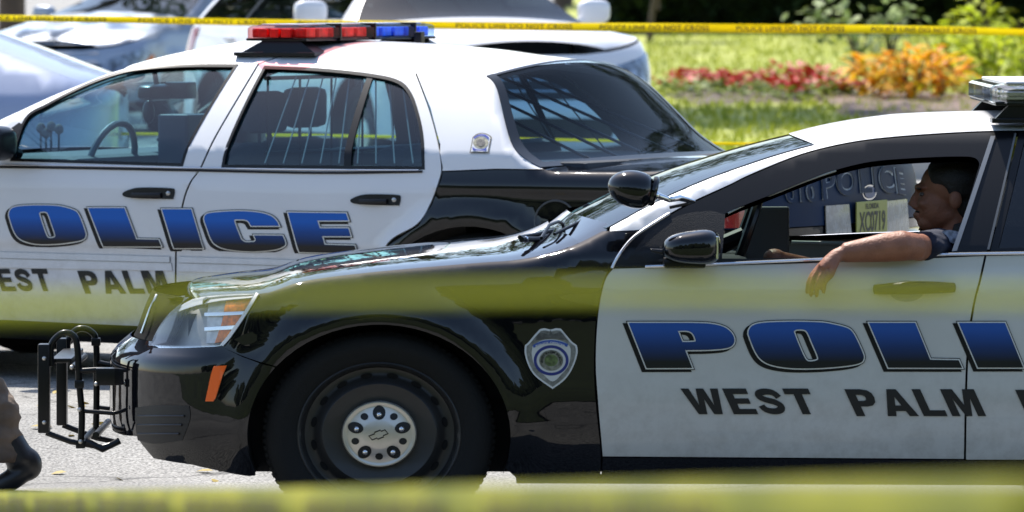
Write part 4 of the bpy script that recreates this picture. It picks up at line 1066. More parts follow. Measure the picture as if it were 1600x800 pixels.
def foff(x,z):
    d=0
    if z<.5:d+=.05*((.5-z)/.25)**2
    if z>.72:d+=.030*((z-.72)/.25)**2
    if z>1.0:d+=(z-1.0)*(.44 if x<XB+.05 else .1)
    d+=.010*sst(.60,.56,z)
    d-=.008*math.exp(-((z-.86)/.02)**2)*(1 if x>XB-.8 else .35)
    for cx in (FWX,FWX-3.2):
        r=math.hypot((x-cx)/1.1,z-FWZ)
        if r<.75:d-=.022*math.exp(-((r-.41)/.05)**2)*sst(.2,.35,z)
    if x<_fx[0]+.9:d+=.30*max(0,(_fx[0]+.9-x)/.9)**2.4
    return d
ue=FF.at(1088,300,0)[0]
_th=np.linspace(0,math.pi/2,400);_ra=.36
_gx=ue+_ra*np.sin(_th)**(2/2.6);_gy=WF/2*(1-np.cos(_th)**(2/2.6))
_gl=np.concatenate([[0],np.cumsum(np.hypot(np.diff(_gx),np.diff(_gy)))]);UE=ue+_gl[-1]
FRZ=([.15,.25,.32,.55,.60,.64,.80,.95,1.0,1.1],[.06,.02,0,0,.02,.05,.055,.07,.10,.2])
def SF(u,v):
    mir=u>UE
    if mir:u=2*UE-u
    if u<=ue:X,Yc=u,0.
    else:
        l=u-ue;X=float(np.interp(l,_gl,_gx));Yc=float(np.interp(l,_gl,_gy))
    wg=sst(ue-.2,ue+.25,X);x=X-float(np.interp(v,*FRZ))*wg
    s=fzs(min(X-.1*wg,_fx[-1]));r=frr(x);qq=(v-(s-r))/r
    d=foff(X,v)
    if qq>0:d+=r*(1-math.sqrt(max(0,1-min(qq,.93)**2)))
    y=Yc+d*(1-wg*sst(.3,1,Yc))
    return (x,WF-y if mir else y,v)
fi=lambda px,py:inv(FF,SF,px,py,FF.at(px,py,.05))
def FP(*segs,k=6):return [fi(*p) for p in path(*segs,k=k)]
def fsh(x,dz=.004):return (x,fzs(x)-dz-.05*frr(x))
def fx(px,py,o=.05):return FF.at(px,py,o)[0]
SEAMX=[fx(a,b,.2) for a,b in ((406,88),(646,107))]
GAP=[(402,100),(397,109),(337,210),(312,262),(296,285),(285,315),(275,371),(273,420),(273,500),(274,512)]
GAP2=[(a+3,b) for a,b in GAP]
W1=[[(19,249),(40,187),(75,164),(131,135),(187,114.5),(232,107),(300,103.5),(368,103.5)],[(368,103.5),(284,257)],[(284,257),(19,249)]]
W2=[[(414,106),(500,110),(575,118),(620,128),(640,147),(652,180),(659,215),(661,262)],[(661,262),(349,259)],[(349,259),(414,106)]]
def frz_top(x0,x1,n):return [fsh(x) for x in np.linspace(x0,x1,n)]
FW1=FP(*W1);FW2=FP(*W2)
# front door
top=frz_top(fx(402,95,.2)-.004,fx(-4,200,.12),50)
fd=FP(GAP)+[fi(0,497),fi(-150,490),fi(-175,420),fi(-170,340),fi(-140,275),fi(-100,262)]+[fi(-40,248)]
fd=fd[:]+[]  # lower outline, then up the pillar
outer=[fi(402,100)]+FP(GAP)[1:]+[fi(0,499),fi(-150,491),fi(-178,420),fi(-172,340),fi(-140,275),fi(-70,262),fi(-8,240)]+top[::-1]
frontdoor=panel('door',[outer,FW1],SF,WHITEP,far,step=.04,W=WF);frontdoor['label']='white front door with WEST PALM lettering'
RD=[(646,108),(669,169),(684,225),(689,262),(686,280),(672,318),(651,350),(605,380),(585,440),(580,521)]
top2=frz_top(fx(407,95,.2)+.004,fx(645,104,.2)-.004,26)
outer2=[fi(275,512)]+[fi(*p) for p in sm(GAP2[::-1],6)[3:-1]]+top2+FP(RD)[1:]
reardoor=panel('door',[outer2,FW2],SF,WHITEP,far,step=.04,W=WF)
# sail pillar
CP=[fi(650,108),fi(673,169),fi(688,225),fi(692,262),fi(691,267),fi(775,263.5),fi(849,264)]+[fsh(x) for x in np.linspace(fx(847,258,.06),fx(651,105,.2)+.004,40)]
cp=panel('pillar_panel',[CP],SF,WHITEP,far,step=.035,W=WF)
LINER=mat('door_liner',(.030,.034,.040),.85)
panel('pillar_liner',[CP],SF,LINER,cp,step=.06,push=-.022,lip=0,W=WF)
for o_,l_,h_ in ((frontdoor,outer,FW1),(reardoor,outer2,FW2)):panel('door_liner',[l_,h_],SF,LINER,o_,step=.06,push=-.026,lip=0,W=WF)
QF=[fi(849,266),fi(775,265.5),fi(692,269),fi(689,282),fi(675,320),fi(654,353),fi(608,383)]
aa=[FWX+.44*math.cos(t) for t in np.linspace(math.pi,0,24)];az=[FWZ+.365*math.sin(t) for t in np.linspace(math.pi,0,24)]
QF+=[(aa[0]-.12,.28)]+[(a,max(b,.28)) for a,b in zip(aa,az)]+[(ue-.1,.30),(ue-.02,.63),(ue,.635)]
QF+=[(UE,.635),(UE,.70),(ue+.05,.70),(ue+.05,.96)]+[fsh(x) for x in np.linspace(ue+.04,fx(852,262,.06),40)]
panel('quarter_panel',[QF],SF,BLACKP,far,step=.045,W=WF)
BR=[(ue-.14,.26),(ue-.03,.62),(UE,.62),(UE,.26)]
panel('rear_bumper',[BR],SF,BLACKP,far,step=.05,push=.012,lip=.03,W=WF)
NAVYP=mat('trunk_paint',(.006,.018,.05),.5,0,.05,.08,var=.3,vscale=3)
TF=[(ue+.056,.705),(ue+.056,.955),(ue+.12,fzs(ue)-.006),(UE*2-ue-.12,fzs(ue)-.006),(UE*2-ue-.056,.955),(UE*2-ue-.056,.705)]
tf=panel('trunk_face',[TF],SF,NAVYP,far,step=.05)
# front fender (left of the frame)
x0=_fx[0]
FN=[fi(-102,263),fi(-144,278),fi(-176,345),fi(-182,420),fi(-155,491)]
aa=[FWX-3.2+.47*math.cos(t) for t in np.linspace(0,math.pi,24)];az=[FWZ+.43*math.sin(t) for t in np.linspace(0,math.pi,24)]
FN+=[(aa[0]+.05,.28)]+[(a,max(b,.28)) for a,b in zip(aa,az)]+[(x0+.05,.26),(x0+.02,.7)]+[fsh(x) for x in np.linspace(x0+.02,fx(-72,250,.08),40)]
panel('fender',[FN],SF,BLACKP,far,step=.06,W=WF)
RKF=[fi(600,524),fi(275,514),fi(0,501),fi(-150,494),fi(-150,520),fi(0,530),fi(275,543),fi(600,553)]
panel('rocker_panel',[RKF],SF,SATIN,far,step=.06,push=-.01,lip=.04,W=WF)
kw=dict(parent=far,SS=SF,WW=WF,ZS=fzs,RRf=frr)
strip('hood',x0+.05,fx(-105,250),BLACKP,lambda f:.2*(1-f),lambda f:.03,soft=.01,**kw)
xw0,xw1=fx(-95,245),fx(165,107,.2)
strip('windshield',xw0,xw1,GLASS,lambda f:.16*(1-f)+.06*f,lambda f:.03,soft=0,**kw)
xr1=fx(738,119,.2)
roofF=strip('roof',xw1+.005,xr1,WHITEP,lambda f:.08*(1-f)-.07*f,lambda f:.058*(1-.30*f)*(.5+.5*min(1,f*5)),ns=50,soft=.010,**kw)
xg1=fx(847,256,.06)
rg=strip('rear_window',xr1+.004,xg1,GLASSR,lambda f:-.07-.05*f,lambda f:.05*(1-f)+.012,ns=30,soft=0,**kw)
strip('window_seal',xr1,xg1,SATIN,lambda f:-.07-.05*f,lambda f:.05*(1-f)+.012,ns=30,t0=0,t1=.035,ntt=4,push=.004,**{**kw,'parent':rg})
strip('window_seal',xr1,xg1,SATIN,lambda f:-.07-.05*f,lambda f:.05*(1-f)+.012,ns=30,t0=.97,t1=1,ntt=4,push=.004,**{**kw,'parent':rg})
def band(f0,f1,push,nm,m,par):
    rows=[]
    for f in np.linspace(f0,f1,3):
        x=xr1+.004+(xg1-xr1-.004)*f;e=SF(x,fzs(x)-.004-.05*frr(x));r=[]
        for t in np.linspace(0,1,35):
            c=4*t*(1-t);r.append((e[0]+(.07+.05*f)*c,e[1]+(WF-2*e[1])*t,e[2]+(.05*(1-f)+.012)*c+push))
        rows.append(r)
    grid(nm,rows,m,par)
band(.0,.035,.004,'window_seal',SATIN,rg);band(.90,1.0,.004,'window_seal',SATIN,rg)
trunk=strip('trunk_lid',xg1+.02,ue+.10,BLACKP,lambda f:-.12-.06*f,lambda f:.022,ns=30,soft=.006,**kw)
TL=strip('trunk_edge',ue+.10,_fx[-1] if _fx[-1]>ue+.2 else ue+.2,NAVYP,lambda f:-.18,lambda f:.022,ns=4,**kw)
# gaskets, glass, dividers
def ringp(name,loop,w_,m,parent,push):
    panel(name,[offp(loop,w_),offp(loop,-w_*.6)],SF,m,parent,step=.05,push=push,lip=.006,W=WF)
ringp('window_gasket',FW1,.008,SATIN,frontdoor,.002);ringp('window_gasket',FW2,.008,SATIN,reardoor,.002)
panel('window',[FW1],SF,GLASS,frontdoor,step=.08,push=-.012,lip=0,W=WF)
panel('window',[FW2],SF,GLASS,reardoor,step=.08,push=-.012,lip=0,W=WF)
panel('window_divider',[[fi(*p) for p in [(574,118),(583,119),(548,262),(537,262)]]],SF,SATIN,reardoor,push=-.001,lip=.01,W=WF)
mb=MB();q=[SF(*fi(a,b)) for a,b in sm([(-80,262),(0,261),(150,263),(300,266),(500,270),(660,268)],5)]
mb.tube([(a,b-.003,c) for a,b,c in q],.0055,6);mb.build('belt_molding',SATIN,far)
mb=MB();q=[SF(*fi(a,b)) for a,b in sm([(-80,258.5),(0,257.5),(150,259.5),(300,262.5),(500,265.5),(655,266)],5)]
mb.tube([(a,b-.003,c) for a,b,c in q],.004,6);mb.build('belt_trim',mat('trim_bright',(.6,.6,.62),.25,.6),far)
# body side mouldings
for a,b,pu in (([(-170,390),(0,393.5),(266,401),(266,410),(0,403),(-170,399)],0,.007),([(-170,400),(0,404),(268,411),(270,423),(0,418),(-170,414)],0,.004)):
    panel('side_molding',[[fi(*p) for p in a]],SF,WHITEP,frontdoor,push=pu,lip=.007,W=WF)
for a,pu in (([(281,401),(560,409),(560,418),(281,410)],.007),([(279,411),(560,419),(560,432),(279,424)],.004)):
    panel('side_molding',[[fi(*p) for p in a]],SF,WHITEP,reardoor,push=pu,lip=.007,W=WF)
# handles
for (ax,ay,bx,by),dd in (((192,293,273,311),frontdoor),((548,303.5,626,321),reardoor)):
    hgt=by-ay
    sh_=[(ax,ay+hgt*.55),(ax+12,ay+3),(ax+30,ay),(bx-6,ay+1),(bx,ay+5),(bx-2,by-2),(bx-8,by),(ax+12,by-2)]
    h=panel('door_handle',[[fi(*p) for p in sm(sh_,4,closed=True)]],SF,SATIN,dd,push=.006,lip=.006,step=.03)
    a=fi(ax+16,by-6);b=fi(bx-20,by-6);mb=MB()
    mb.tube([tuple(np.array(SF(a[0]+(b[0]-a[0])*t,a[1]+(b[1]-a[1])*t))-np.array((0,.012+.006*math.sin(math.pi*t),0))) for t in np.linspace(0,1,8)],(.012),10,flat=(.7,1))
    mb.build('handle_grip',PLAST,h)
    p=SF(*fi(bx-9,(ay+by)/2));mb=MB();mb.ell((p[0],p[1]-.008,p[2]),(.011,.004,.010),14,8);mb.build('lock',mat('lock_metal',(.4,.4,.4),.3,.8),h)
# fuel door
c=fi(868,345);n=40;mb=MB()
mb.tube([tuple(np.array(SF(c[0]+.092*math.cos(t),c[1]+.083*math.sin(t)))-np.array((0,.001,0))) for t in np.linspace(0,2*math.pi,n,endpoint=False)],.0045,6,closed=True)
mb.build('fuel_door',mat('gap_black',(.05,.055,.06),.4),far)
word_on((931,320,1120,333),'EMERGENCY','side_lettering',mat('white_letter',(.75,.75,.75),.5),far,FF,SF,shear=0,offset=.03)['label']='white EMERGENCY word on the black quarter'
# mirror
c=FF.p(-12,224,-.10);mb=MB();superell(mb,c,(.085,.11,.075),.6);mb.tube([c,(c[0],.12,c[2]-.05)],.025,8);mb.build('side_mirror',SATIN,far)
mb=MB();superell(mb,(c[0],WF-c[1],c[2]),(.085,.11,.075),.6);mb.tube([(c[0],WF-c[1],c[2]),(c[0],WF-.12,c[2]-.05)],.025,8);mb.build('side_mirror',SATIN,far)
panel('mirror_sail',[[fi(*p) for p in [(-2,247),(18,248),(36,195),(30,192),(0,214)]]],SF,SATIN,frontdoor,push=.003,lip=.005,W=WF)
# lettering: POLICE (P is left of the frame)
BLUEF=blue_grad('livery_blue_fade_deep',(.004,.005,.007),(.003,.055,.25),(.003,.10,.44),.50,.72,.15)
word=[('P',(-128,320,-12,379)),('O',(15,321,135,381)),('L',(139,325,253,384.5)),('I',(254,327,318,387)),('C',(320,330,447,392)),('E',(451,332,559,395))]
police_word(word,fi,SF,far,'blue and black POLICE lettering across both doors',BLUEF)
for s,b in (('WEST',(-46,420,84,455)),('PALM',(121,423,268,459))):
    bold_word(b,s,'city_lettering',DECALG,far,FF,SF)['label']='dark slanted word '+s
# small crest on the sail pillar
def g6(x,y):return (700+x/13.33,190+y/13.33)
dk=dict(frame=FF,S=SF,fn=g6)
cr=dec('crest',[[(450,655),(480,520),(515,330)],[(515,330),(600,262),(715,238),(830,265),(915,325)],[(915,325),(880,500),(850,660)],[(850,660),(450,655)]],mat('crest_edge',(.12,.11,.08),.5),cp,.002,**dk);cr['label']='small arched blue and gold crest decal'
dec('crest_field',[[(480,630),(505,510),(540,345)],[(540,345),(620,285),(715,262),(820,288),(888,340)],[(888,340),(858,500),(830,635)],[(830,635),(480,630)]],mat('crest_white',(.7,.7,.72),.5),cr,.003,**dk)
dec('crest_seal',[el(690,450,160,120)+[el(690,450,160,120)[0]]],mat('crest_gold',(.33,.31,.22),.5,var=.6,vscale=90),cr,.004,**dk)
dec('crest_seal',[el(690,455,95,75)+[el(690,455,95,75)[0]]],mat('crest_dark',(.14,.13,.12),.5,var=.8,vscale=150),cr,.005,**dk)
CB=mat('crest_blue',(.02,.05,.35),.4)
dec('crest_banner',[[(545,340),(630,290),(715,275),(800,292),(865,345)],[(865,345),(850,385)],[(850,385),(780,325),(715,308),(640,322),(550,375)],[(550,375),(545,340)]],CB,cr,.005,**dk)
dec('crest_banner',[[(515,540),(590,585),(680,598),(760,585),(815,545)],[(815,545),(800,620)],[(800,620),(680,620),(525,610)],[(525,610),(515,540)]],CB,cr,.005,**dk)
# rear face: lamps, lettering, plate
LW=mat('rear_letter',(.30,.34,.38),.5)
u1,u2=UE-.50,UE+.52
def arcfn(c0,amp):return lambda u,v:(u,v+amp*(1-((u-UE)/.55)**2)-amp)
zr0=.825
for m_,off_,pu in ((LW,.045,.004),(NAVYP,.018,.009)):
    textlift('trunk_lettering','POLICE',(UE-.42,zr0,UE+.50,zr0+.115),SF,m_,tf,push=pu,offset=off_,space=1.12,fn=arcfn(0,.03))
    textlift('trunk_lettering','010',(UE-.70,zr0-.02,UE-.47,zr0+.055),SF,m_,tf,push=pu,offset=off_*.9)
p=SF(UE+.06,.845);mb=MB();v=[];
for rr_,dx in ((1,.004),(.8,.007)):
    mb2=MB();mb2.add([(p[0]+dx,p[1]+rr_*.075*math.cos(t),p[2]-.018+rr_*.032*math.sin(t)) for t in np.linspace(0,2*math.pi,30,endpoint=False)],[tuple(range(30))])
    mb2.build('oval_emblem',CHROME if rr_==1 else mat('oval_blue',(.02,.05,.15),.3),tf,fixn=False)
TLM=mat('tail_lamp_red',(.25,.01,.01),.2,coat=1)
for a,b in ((ue+.02,ue+.30),):
    panel('tail_light',[[(a,.71),(a,.84),(b,.84),(b,.71)]],SF,TLM,far,push=.006,lip=.01,W=WF)
WL=mat('reverse_lamp',(.17,.19,.22),.25,coat=.6,var=.35,vscale=30)
for a,b in ((UE-.40,UE-.16),(UE+.22,UE+.52)):
    panel('reverse_light',[[(a,.645),(a,.785),(b-.02,.785),(b-.0,.645)]],SF,WL,far,push=.009,lip=.01)
pl=SF(UE+.03,.715);mb=MB();hw,hh=.165,.078
mb.box((pl[0]+.015,pl[1]-hw,pl[2]-hh),(pl[0]+.021,pl[1]+hw,pl[2]+hh),bev=.002)
plate=mb.build('license_plate',mat('plate_yellow',(.24,.25,.05),.5),far);plate['label']='yellow license plate reading XC0719'
def plate_text(s,y0,z0,y1,z1,m):
    V,Fc=text2d(s,1,0,.02,1.0);lo=V.min(0);hi=V.max(0)
    me=bpy.data.meshes.new('plate_lettering');me.from_pydata([(pl[0]+.0225,y0+(p[0]-lo[0])/(hi[0]-lo[0])*(y1-y0),z0+(p[1]-lo[1])/(hi[1]-lo[1])*(z1-z0)) for p in V],[],Fc)
    link('plate_lettering',me,m,plate)
plate_text('XC0719',pl[1]-.14,pl[2]-.05,pl[1]+.14,pl[2]+.035,DECALG);plate_text('FLORIDA',pl[1]-.07,pl[2]+.045,pl[1]+.07,pl[2]+.068,DECALG)
# wheels, underside, inner skin
for cx in (FWX,FWX-3.2):
    wheel(far,cx,.14,FWZ,1,.335,1.1,detail=False);wheel(far,cx,WF-.14,FWZ,-1,.335,1.1,detail=False)
mb=MB();mb.box((x0+.35,.34,.20),(ue,WF-.34,.55));mb.box((x0+.3,.30,.4),(xw0-.1,WF-.3,.80));mb.box((XB+.35,.30,.4),(ue+.1,WF-.3,.88))
mb.box((xw0,.13,.22),(XB-.4,.17,.88));mb.box((xw0,WF-.17,.22),(XB-.4,WF-.13,.88));mb.box((xw0,.13,.20),(XB+.3,WF-.13,.30));mb.build('inner_body',DARK,far)
for cx in (FWX,FWX-3.2):
    for y0,y1 in ((.04,.4),(WF-.4,WF-.04)):
        v=[(cx+.45*math.cos(a),y,FWZ+.37*math.sin(a)) for a in np.linspace(-.3,math.pi+.3,26) for y in (y0,y1)]
        mb=MB();mb.add(v,[(2*i,2*i+1,2*i+3,2*i+2) for i in range(25)],True);mb.build('wheel_liner',DARK,far,fixn=False)
# interior
mb=MB();mb.box((xw0+.1,.14,.78),(xw0+.62,WF-.14,.96),bev=.05);mb.build('dashboard',INTG,far)
xs_=fx(262,230,.5)
SEATM=mat('seat_cloth',(.03,.035,.045),.9,bump=.3,bscale=80)
def seatf(x,y,w_,hr=True):
    mb=MB();mb.box((x-.5,y-w_/2,.32),(x+.05,y+w_/2,.50),bev=.05);mb.box((x-.02,y-w_/2,.45),(x+.12,y+w_/2,1.02),bev=.05)
    if hr:
        mb.box((x+.02,y-.14,1.06),(x+.12,y+.14,1.24),bev=.04);mb.tube([(x+.07,y-.05,1.0),(x+.07,y-.05,1.10)],.008,6);mb.tube([(x+.07,y+.05,1.0),(x+.07,y+.05,1.10)],.008,6)
    mb.build('seat',SEATM,far)
seatf(fx(400,230,.6),.55,.55);seatf(fx(420,230,1.3),WF-.55,.55)
mb=MB();xb=fx(640,240,.6);mb.box((xb-.45,.25,.32),(xb+.1,WF-.25,.50),bev=.05);mb.box((xb,.25,.45),(xb+.16,WF-.25,1.02),bev=.06)
mb.box((xb+.16,.2,.90),(XB+.12,WF-.2,.965),bev=.02);mb.build('rear_bench',SEATM,far)
c=Vector(FF.p(172,246,.55));mb=MB()
mb.tube([(c.x+.05*math.sin(t),c.y+.20*math.cos(t),c.z-.04+.19*math.sin(t)) for t in np.linspace(0,2*math.pi,28,endpoint=False)],.015,8,closed=True)
mb.tube([(c.x,c.y,c.z-.04),(c.x-.2,c.y,c.z-.1)],.03,8);mb.box((c.x-.01,c.y-.19,c.z-.06),(c.x+.01,c.y+.19,c.z-.02),bev=.008)
mb.build('steering_wheel',mat('wheel_grey',(.10,.11,.12),.4),far)
c=Vector(FF.p(247,144,1.03));mb=MB();superell(mb,c,(.05,.13,.036),.5);mb.tube([c,(c.x-.02,c.y,c.z+.10)],.012,8);mb.box((c.x+.02,c.y+.02,c.z-.03),(c.x+.13,c.y+.12,c.z+.045),bev=.01)
mb.build('rear_view_mirror',SATIN,far)
a=Vector(FF.p(232,158,1.03));b=Vector(FF.p(232,192,1.03));mb=MB();mb.ell(((a.x+b.x)/2,a.y,(a.z+b.z)/2),(.030,.02,abs(a.z-b.z)/2+.004),14,10);mb.tube([(a.x,a.y,a.z+.01),(a.x,a.y,c.z)],.003,5);mb.tube([(b.x,b.y,b.z+.01),(b.x,b.y,b.z-.02)],.004,5);mb.build('hanging_ornament',SATIN,far)
a=FF.p(263,178,.95);b=FF.p(310,252,.95);mb=MB();mb.box((a[0],.85,b[2]-.1),(b[0],1.1,a[2]),bev=.012);mb.build('laptop_computer',mat('laptop_blue_grey',(.03,.04,.07),.5),far)
a=FF.p(246,219,.9);b=FF.p(268,203,.9);mb=MB();mb.tube([a,b],.007,6);mb.build('laptop_arm',INTG,far)
mb=MB()
for i,(px_,py_) in enumerate(((64,200),(72,208),(80,198),(92,202))):
    p=FF.p(px_,py_,1.2);mb.ell(p,(.022,.02,.024),10,8);mb.tube([p,(p[0],p[1],p[2]-.12)],.005,5)
mb.build('dash_clutter',INTG,far)
# prisoner screen and window bars
mb=MB();xc_=fx(470,200,.6)
for y in np.linspace(.30,WF-.30,6):mb.tube([(xc_,y,.55),(xc_,y,1.30)],.006,6)
for z in (.55,.98,1.30):mb.tube([(xc_,.28,z),(xc_,WF-.28,z)],.010,6)
mb.build('cage_screen',SATIN,far)
BARM=mat('bar_grey',(.16,.18,.20),.5)
for side in (0,1):
    mb=MB()
    for i in range(9 if side==0 else 4):
        t=i/(8 if side==0 else 3);u=fi(430+t*200,240)[0];
        p0=SF(*fi(405+t*232,256));p1=SF(*fi(455+t*165,118+8*t))
        y0=p0[1]+.05;y1=p1[1]+.05
        if side:y0,y1=WF-y0,WF-y1
        mb.tube([(p0[0],y0,p0[2]),(p1[0],y1,p1[2])],.0032,6)
    mb.build('window_bar',BARM if side==0 else SATIN,far)
mb=MB()
for i in range(5):
    y=.45+i*(WF-.9)/4;mb.tube([(XB+.02,y,.97),(xb+.1,y*.8+WF*.1,1.30)],.007,6)
mb.build('rear_bar',SATIN,far)
strip('headliner',xw1+.05,xr1-.02,mat('headliner_grey',(.10,.11,.12),.9),lambda f:.06*(1-f)-.07*f,lambda f:.06,ns=10,push=-.035,**kw)
# light bar
lf=empty('light_bar');lf.parent=far;lf['label']='long roof light bar, red half then blue half'
ym0,ym1=.40,WF-.40
lx0=FF.p(377,50,ym0)[0];lx1=FF.p(481,50,ym0)[0];zt_=FF.p(480,38.5,ym0)[2];zb_=FF.p(480,64.5,ym0)[2]
REDG=glass('red_dome',(.97,.62,.60),.05,.35,.0);BLUEG=glass('blue_dome',(.62,.76,1.0),.05,.35,.0)
lbar(lf,lx0,lx1,ym0,ym1,zb_+.006,zt_-.002,None,[(0,.235,REDG,'red_dome'),(.245,.495,REDG,'red_dome'),(.505,.80,BLUEG,'blue_dome'),(.81,1,BLUEG,'blue_dome')])
mb=MB();mb.box((lx0+.015,ym0+.015,zb_),(lx1-.015,ym1-.015,zb_+.012),bev=.003);mb.build('tray',SATIN,lf)
mb=MB();mb.box((lx0+.07,ym0+.05,zt_-.006),(lx1-.07,ym1-.05,zt_+.002),bev=.003);mb.build('cover',mat('bar_cover',(.45,.48,.52),.35),lf)
REDM=mat('red_module',(.98,.02,.02),.3,coat=.2,var=.4,vscale=25);BLUM=mat('blue_module',(.02,.20,.98),.3,coat=.2,var=.4,vscale=25)
for half in (0,1):
    M_=BLUM if half else REDM
    for i in range(5*half,5*half+5):
        y=ym0+.035+i*(ym1-ym0-.07)/10;mb=MB()
        mb.box((lx1-.085,y+.006,zb_+.014),(lx1-.03,y+.095,zt_-.016),bev=.006);mb.build('lamp_module',M_,lf)
        mb=MB();mb.box((lx0+.03,y+.006,zb_+.014),(lx0+.085,y+.095,zt_-.016),bev=.006);mb.build('lamp_module',M_,lf)
    a_=ym0+.05 if not half else (ym0+ym1)/2+.004;b_2=(ym0+ym1)/2-.004 if not half else ym1-.05
    mb=MB();mb.box((lx0+.09,a_,zb_+.014),(lx1-.09,b_2,zt_-.014));mb.build('spill_core',M_,lf)  # opaque core added to block tinted sunlight spilling onto the roof
for j in range(3):
    mb=MB();mb.box((lx0+.07+j*.055,ym0+.02,zb_+.014),(lx0+.115+j*.055,ym0+.046,zt_-.018),bev=.006);mb.build('lamp_module',REDM,lf)
mb=MB()
for t in (.24,.50,.805):
    y=ym0+(ym1-ym0)*t;mb.box((lx0+.004,y-.006,zb_),(lx1+.003,y+.006,zt_+.003),bev=.002)
mb.build('dome_divider',SATIN,lf)
zr=FF.p(430,84,ym0)[2]
for yy in (ym0+.0,ym1-.12):
    a=lx0-.01;b=lx1+.04;mb=MB()
    mb.add([(a,yy,zr),(b,yy,zr),(b-.09,yy+.02,zb_),(a+.10,yy+.02,zb_),(a,yy+.12,zr),(b,yy+.12,zr),(b-.09,yy+.10,zb_),(a+.10,yy+.10,zb_)],
           [(0,1,2,3),(7,6,5,4),(0,3,7,4),(1,5,6,2),(3,2,6,7),(0,4,5,1)])
    mb.box((a-.02,yy-.015,zr-.010),(b+.0,yy+.135,zr+.006),bev=.003);mb.build('bracket',SATIN,lf)
p=FF.p(655,62,1.3);mb=MB();mb.box((p[0]-.018,p[1]-.018,p[2]-.035),(p[0]+.018,p[1]+.018,p[2]+.035),bev=.004);mb.build('roof_antenna',SATIN,far)
# ================================================================== beds, plants, trees
def wx(px,Y):return (px-800)*Y/F
def yat(py,zf):
    """depth at which the terrain is seen on a photo row"""
    best=None
    for y in np.linspace(48,160,900):
        if YH+F*(HC-zf(y))/y<=py:return y
    return 160
v,f=blob(wx(1430,65),64.5,1.05,6.5,seed=1);mb=MB();mb.add(v,f,True);m_=mb.build('mulch_bed',MULCH,None);tag(m_,kind='structure')
v,f=blob(wx(1185,69),69,1.05,3.6,seed=2);mb=MB();mb.add(v,f,True);m_=mb.build('soil_bed',mat('bed_soil',(.10,.07,.05),.95,bump=1,bscale=12,var=.6,vscale=7),None);tag(m_,kind='structure')
def leafmat(name,cols,trans=.35,scale=6):
    m=bpy.data.materials.new(name);m.use_nodes=True;t=m.node_tree;b=t.nodes['Principled BSDF'];o=t.nodes['Material Output']
    oi=t.nodes.new('ShaderNodeTexCoord');n=t.nodes.new('ShaderNodeTexNoise');n.inputs['Scale'].default_value=scale;n.inputs['Detail'].default_value=2
    cr=t.nodes.new('ShaderNodeValToRGB');e=cr.color_ramp.elements
    k=len(cols)
    e[0].position=.3;e[0].color=(*cols[0],1);e[1].position=.7;e[1].color=(*cols[-1],1)
    for i in range(1,k-1):
        x=e.new(.3+.4*i/(k-1));x.color=(*cols[i],1)
    t.links.new(oi.outputs['Object'],n.inputs['Vector']);t.links.new(n.outputs[0],cr.inputs[0]);t.links.new(cr.outputs[0],b.inputs['Base Color'])
    b.inputs['Roughness'].default_value=.55;b.inputs['Specular IOR Level'].default_value=.22
    tr=t.nodes.new('ShaderNodeBsdfTranslucent');t.links.new(cr.outputs[0],tr.inputs[0]);mx=t.nodes.new('ShaderNodeMixShader');mx.inputs[0].default_value=trans
    t.links.new(b.outputs[0],mx.inputs[1]);t.links.new(tr.outputs[0],mx.inputs[2]);t.links.new(mx.outputs[0],o.inputs[0])
    return m
def leaf(mb,p,d,L,w,rg,droop=.3):
    d=Vector(d).normalized();up=Vector((rg.uniform(-.3,.3),rg.uniform(-.3,.3),1));s=d.cross(up)
    if s.length<.01:s=Vector((1,0,0))
    s.normalize();p=Vector(p);m1=p+d*L*.35+Vector((0,0,-droop*L*.08));m2=p+d*L*.7+Vector((0,0,-droop*L*.28));e=p+d*L+Vector((0,0,-droop*L*.6))
    mb.add([p,m1-s*w*.5,m1+s*w*.5,m2-s*w*.42,m2+s*w*.42,e],[(0,1,2),(1,3,4,2),(3,5,4)],True)
def shrub(name,label,cat,x,y,z,h,r,nl,L,w,m,seed,up=.5,group=None,stemm=None,droop=.4):
    rg=random.Random(seed);root=empty(name,(x,y,z));tag(root,label,cat,group)
    lf_=MB();st=MB()
    for i in range(nl):
        a=rg.uniform(0,2*math.pi);q=rg.random()**.6;hh=h*(.15+.85*rg.random()*(1-.35*q));p=(r*q*.75*math.cos(a),r*q*.75*math.sin(a),hh)
        d=(math.cos(a)*rg.uniform(.5,1),math.sin(a)*rg.uniform(.5,1),rg.uniform(-.1,1)*up*2)
        leaf(lf_,p,d,L*rg.uniform(.6,1.2),w*rg.uniform(.7,1.2),rg,droop)
    for i in range(7):
        a=rg.uniform(0,6.28);st.tube([(0,0,-.05),(r*.25*math.cos(a),r*.25*math.sin(a),h*.45),(r*.5*math.cos(a),r*.5*math.sin(a),h*.85)],[.018,.012,.006],5)
    lf_.build('foliage',m,root,fixn=False);st.build('stem',stemm or BARK,root)
    return root
BARK=mat('bark',(.12,.085,.06),.9,bump=.8,bscale=20,var=.4,vscale=5)
ORL=leafmat('croton_leaf',[(.55,.12,.008),(.80,.36,.012),(.70,.50,.02),(.14,.22,.015)],.4,5)
YGL=leafmat('yellow_green_leaf',[(.22,.32,.012),(.55,.60,.03),(.12,.22,.012)],.55,4)
GGL=leafmat('grey_green_leaf',[(.05,.10,.03),(.14,.20,.06),(.28,.32,.20)],.35,5)
REDL=leafmat('red_flower',[(.26,.006,.006),(.48,.02,.012),(.14,.004,.02)],.15,5)
GRL=leafmat('bed_green_leaf',[(.06,.13,.015),(.22,.28,.03),(.03,.07,.01)],.35,5)
DKL=leafmat('dark_leaf',[(.012,.022,.006),(.03,.05,.012),(.018,.03,.008)],.12,1.5)
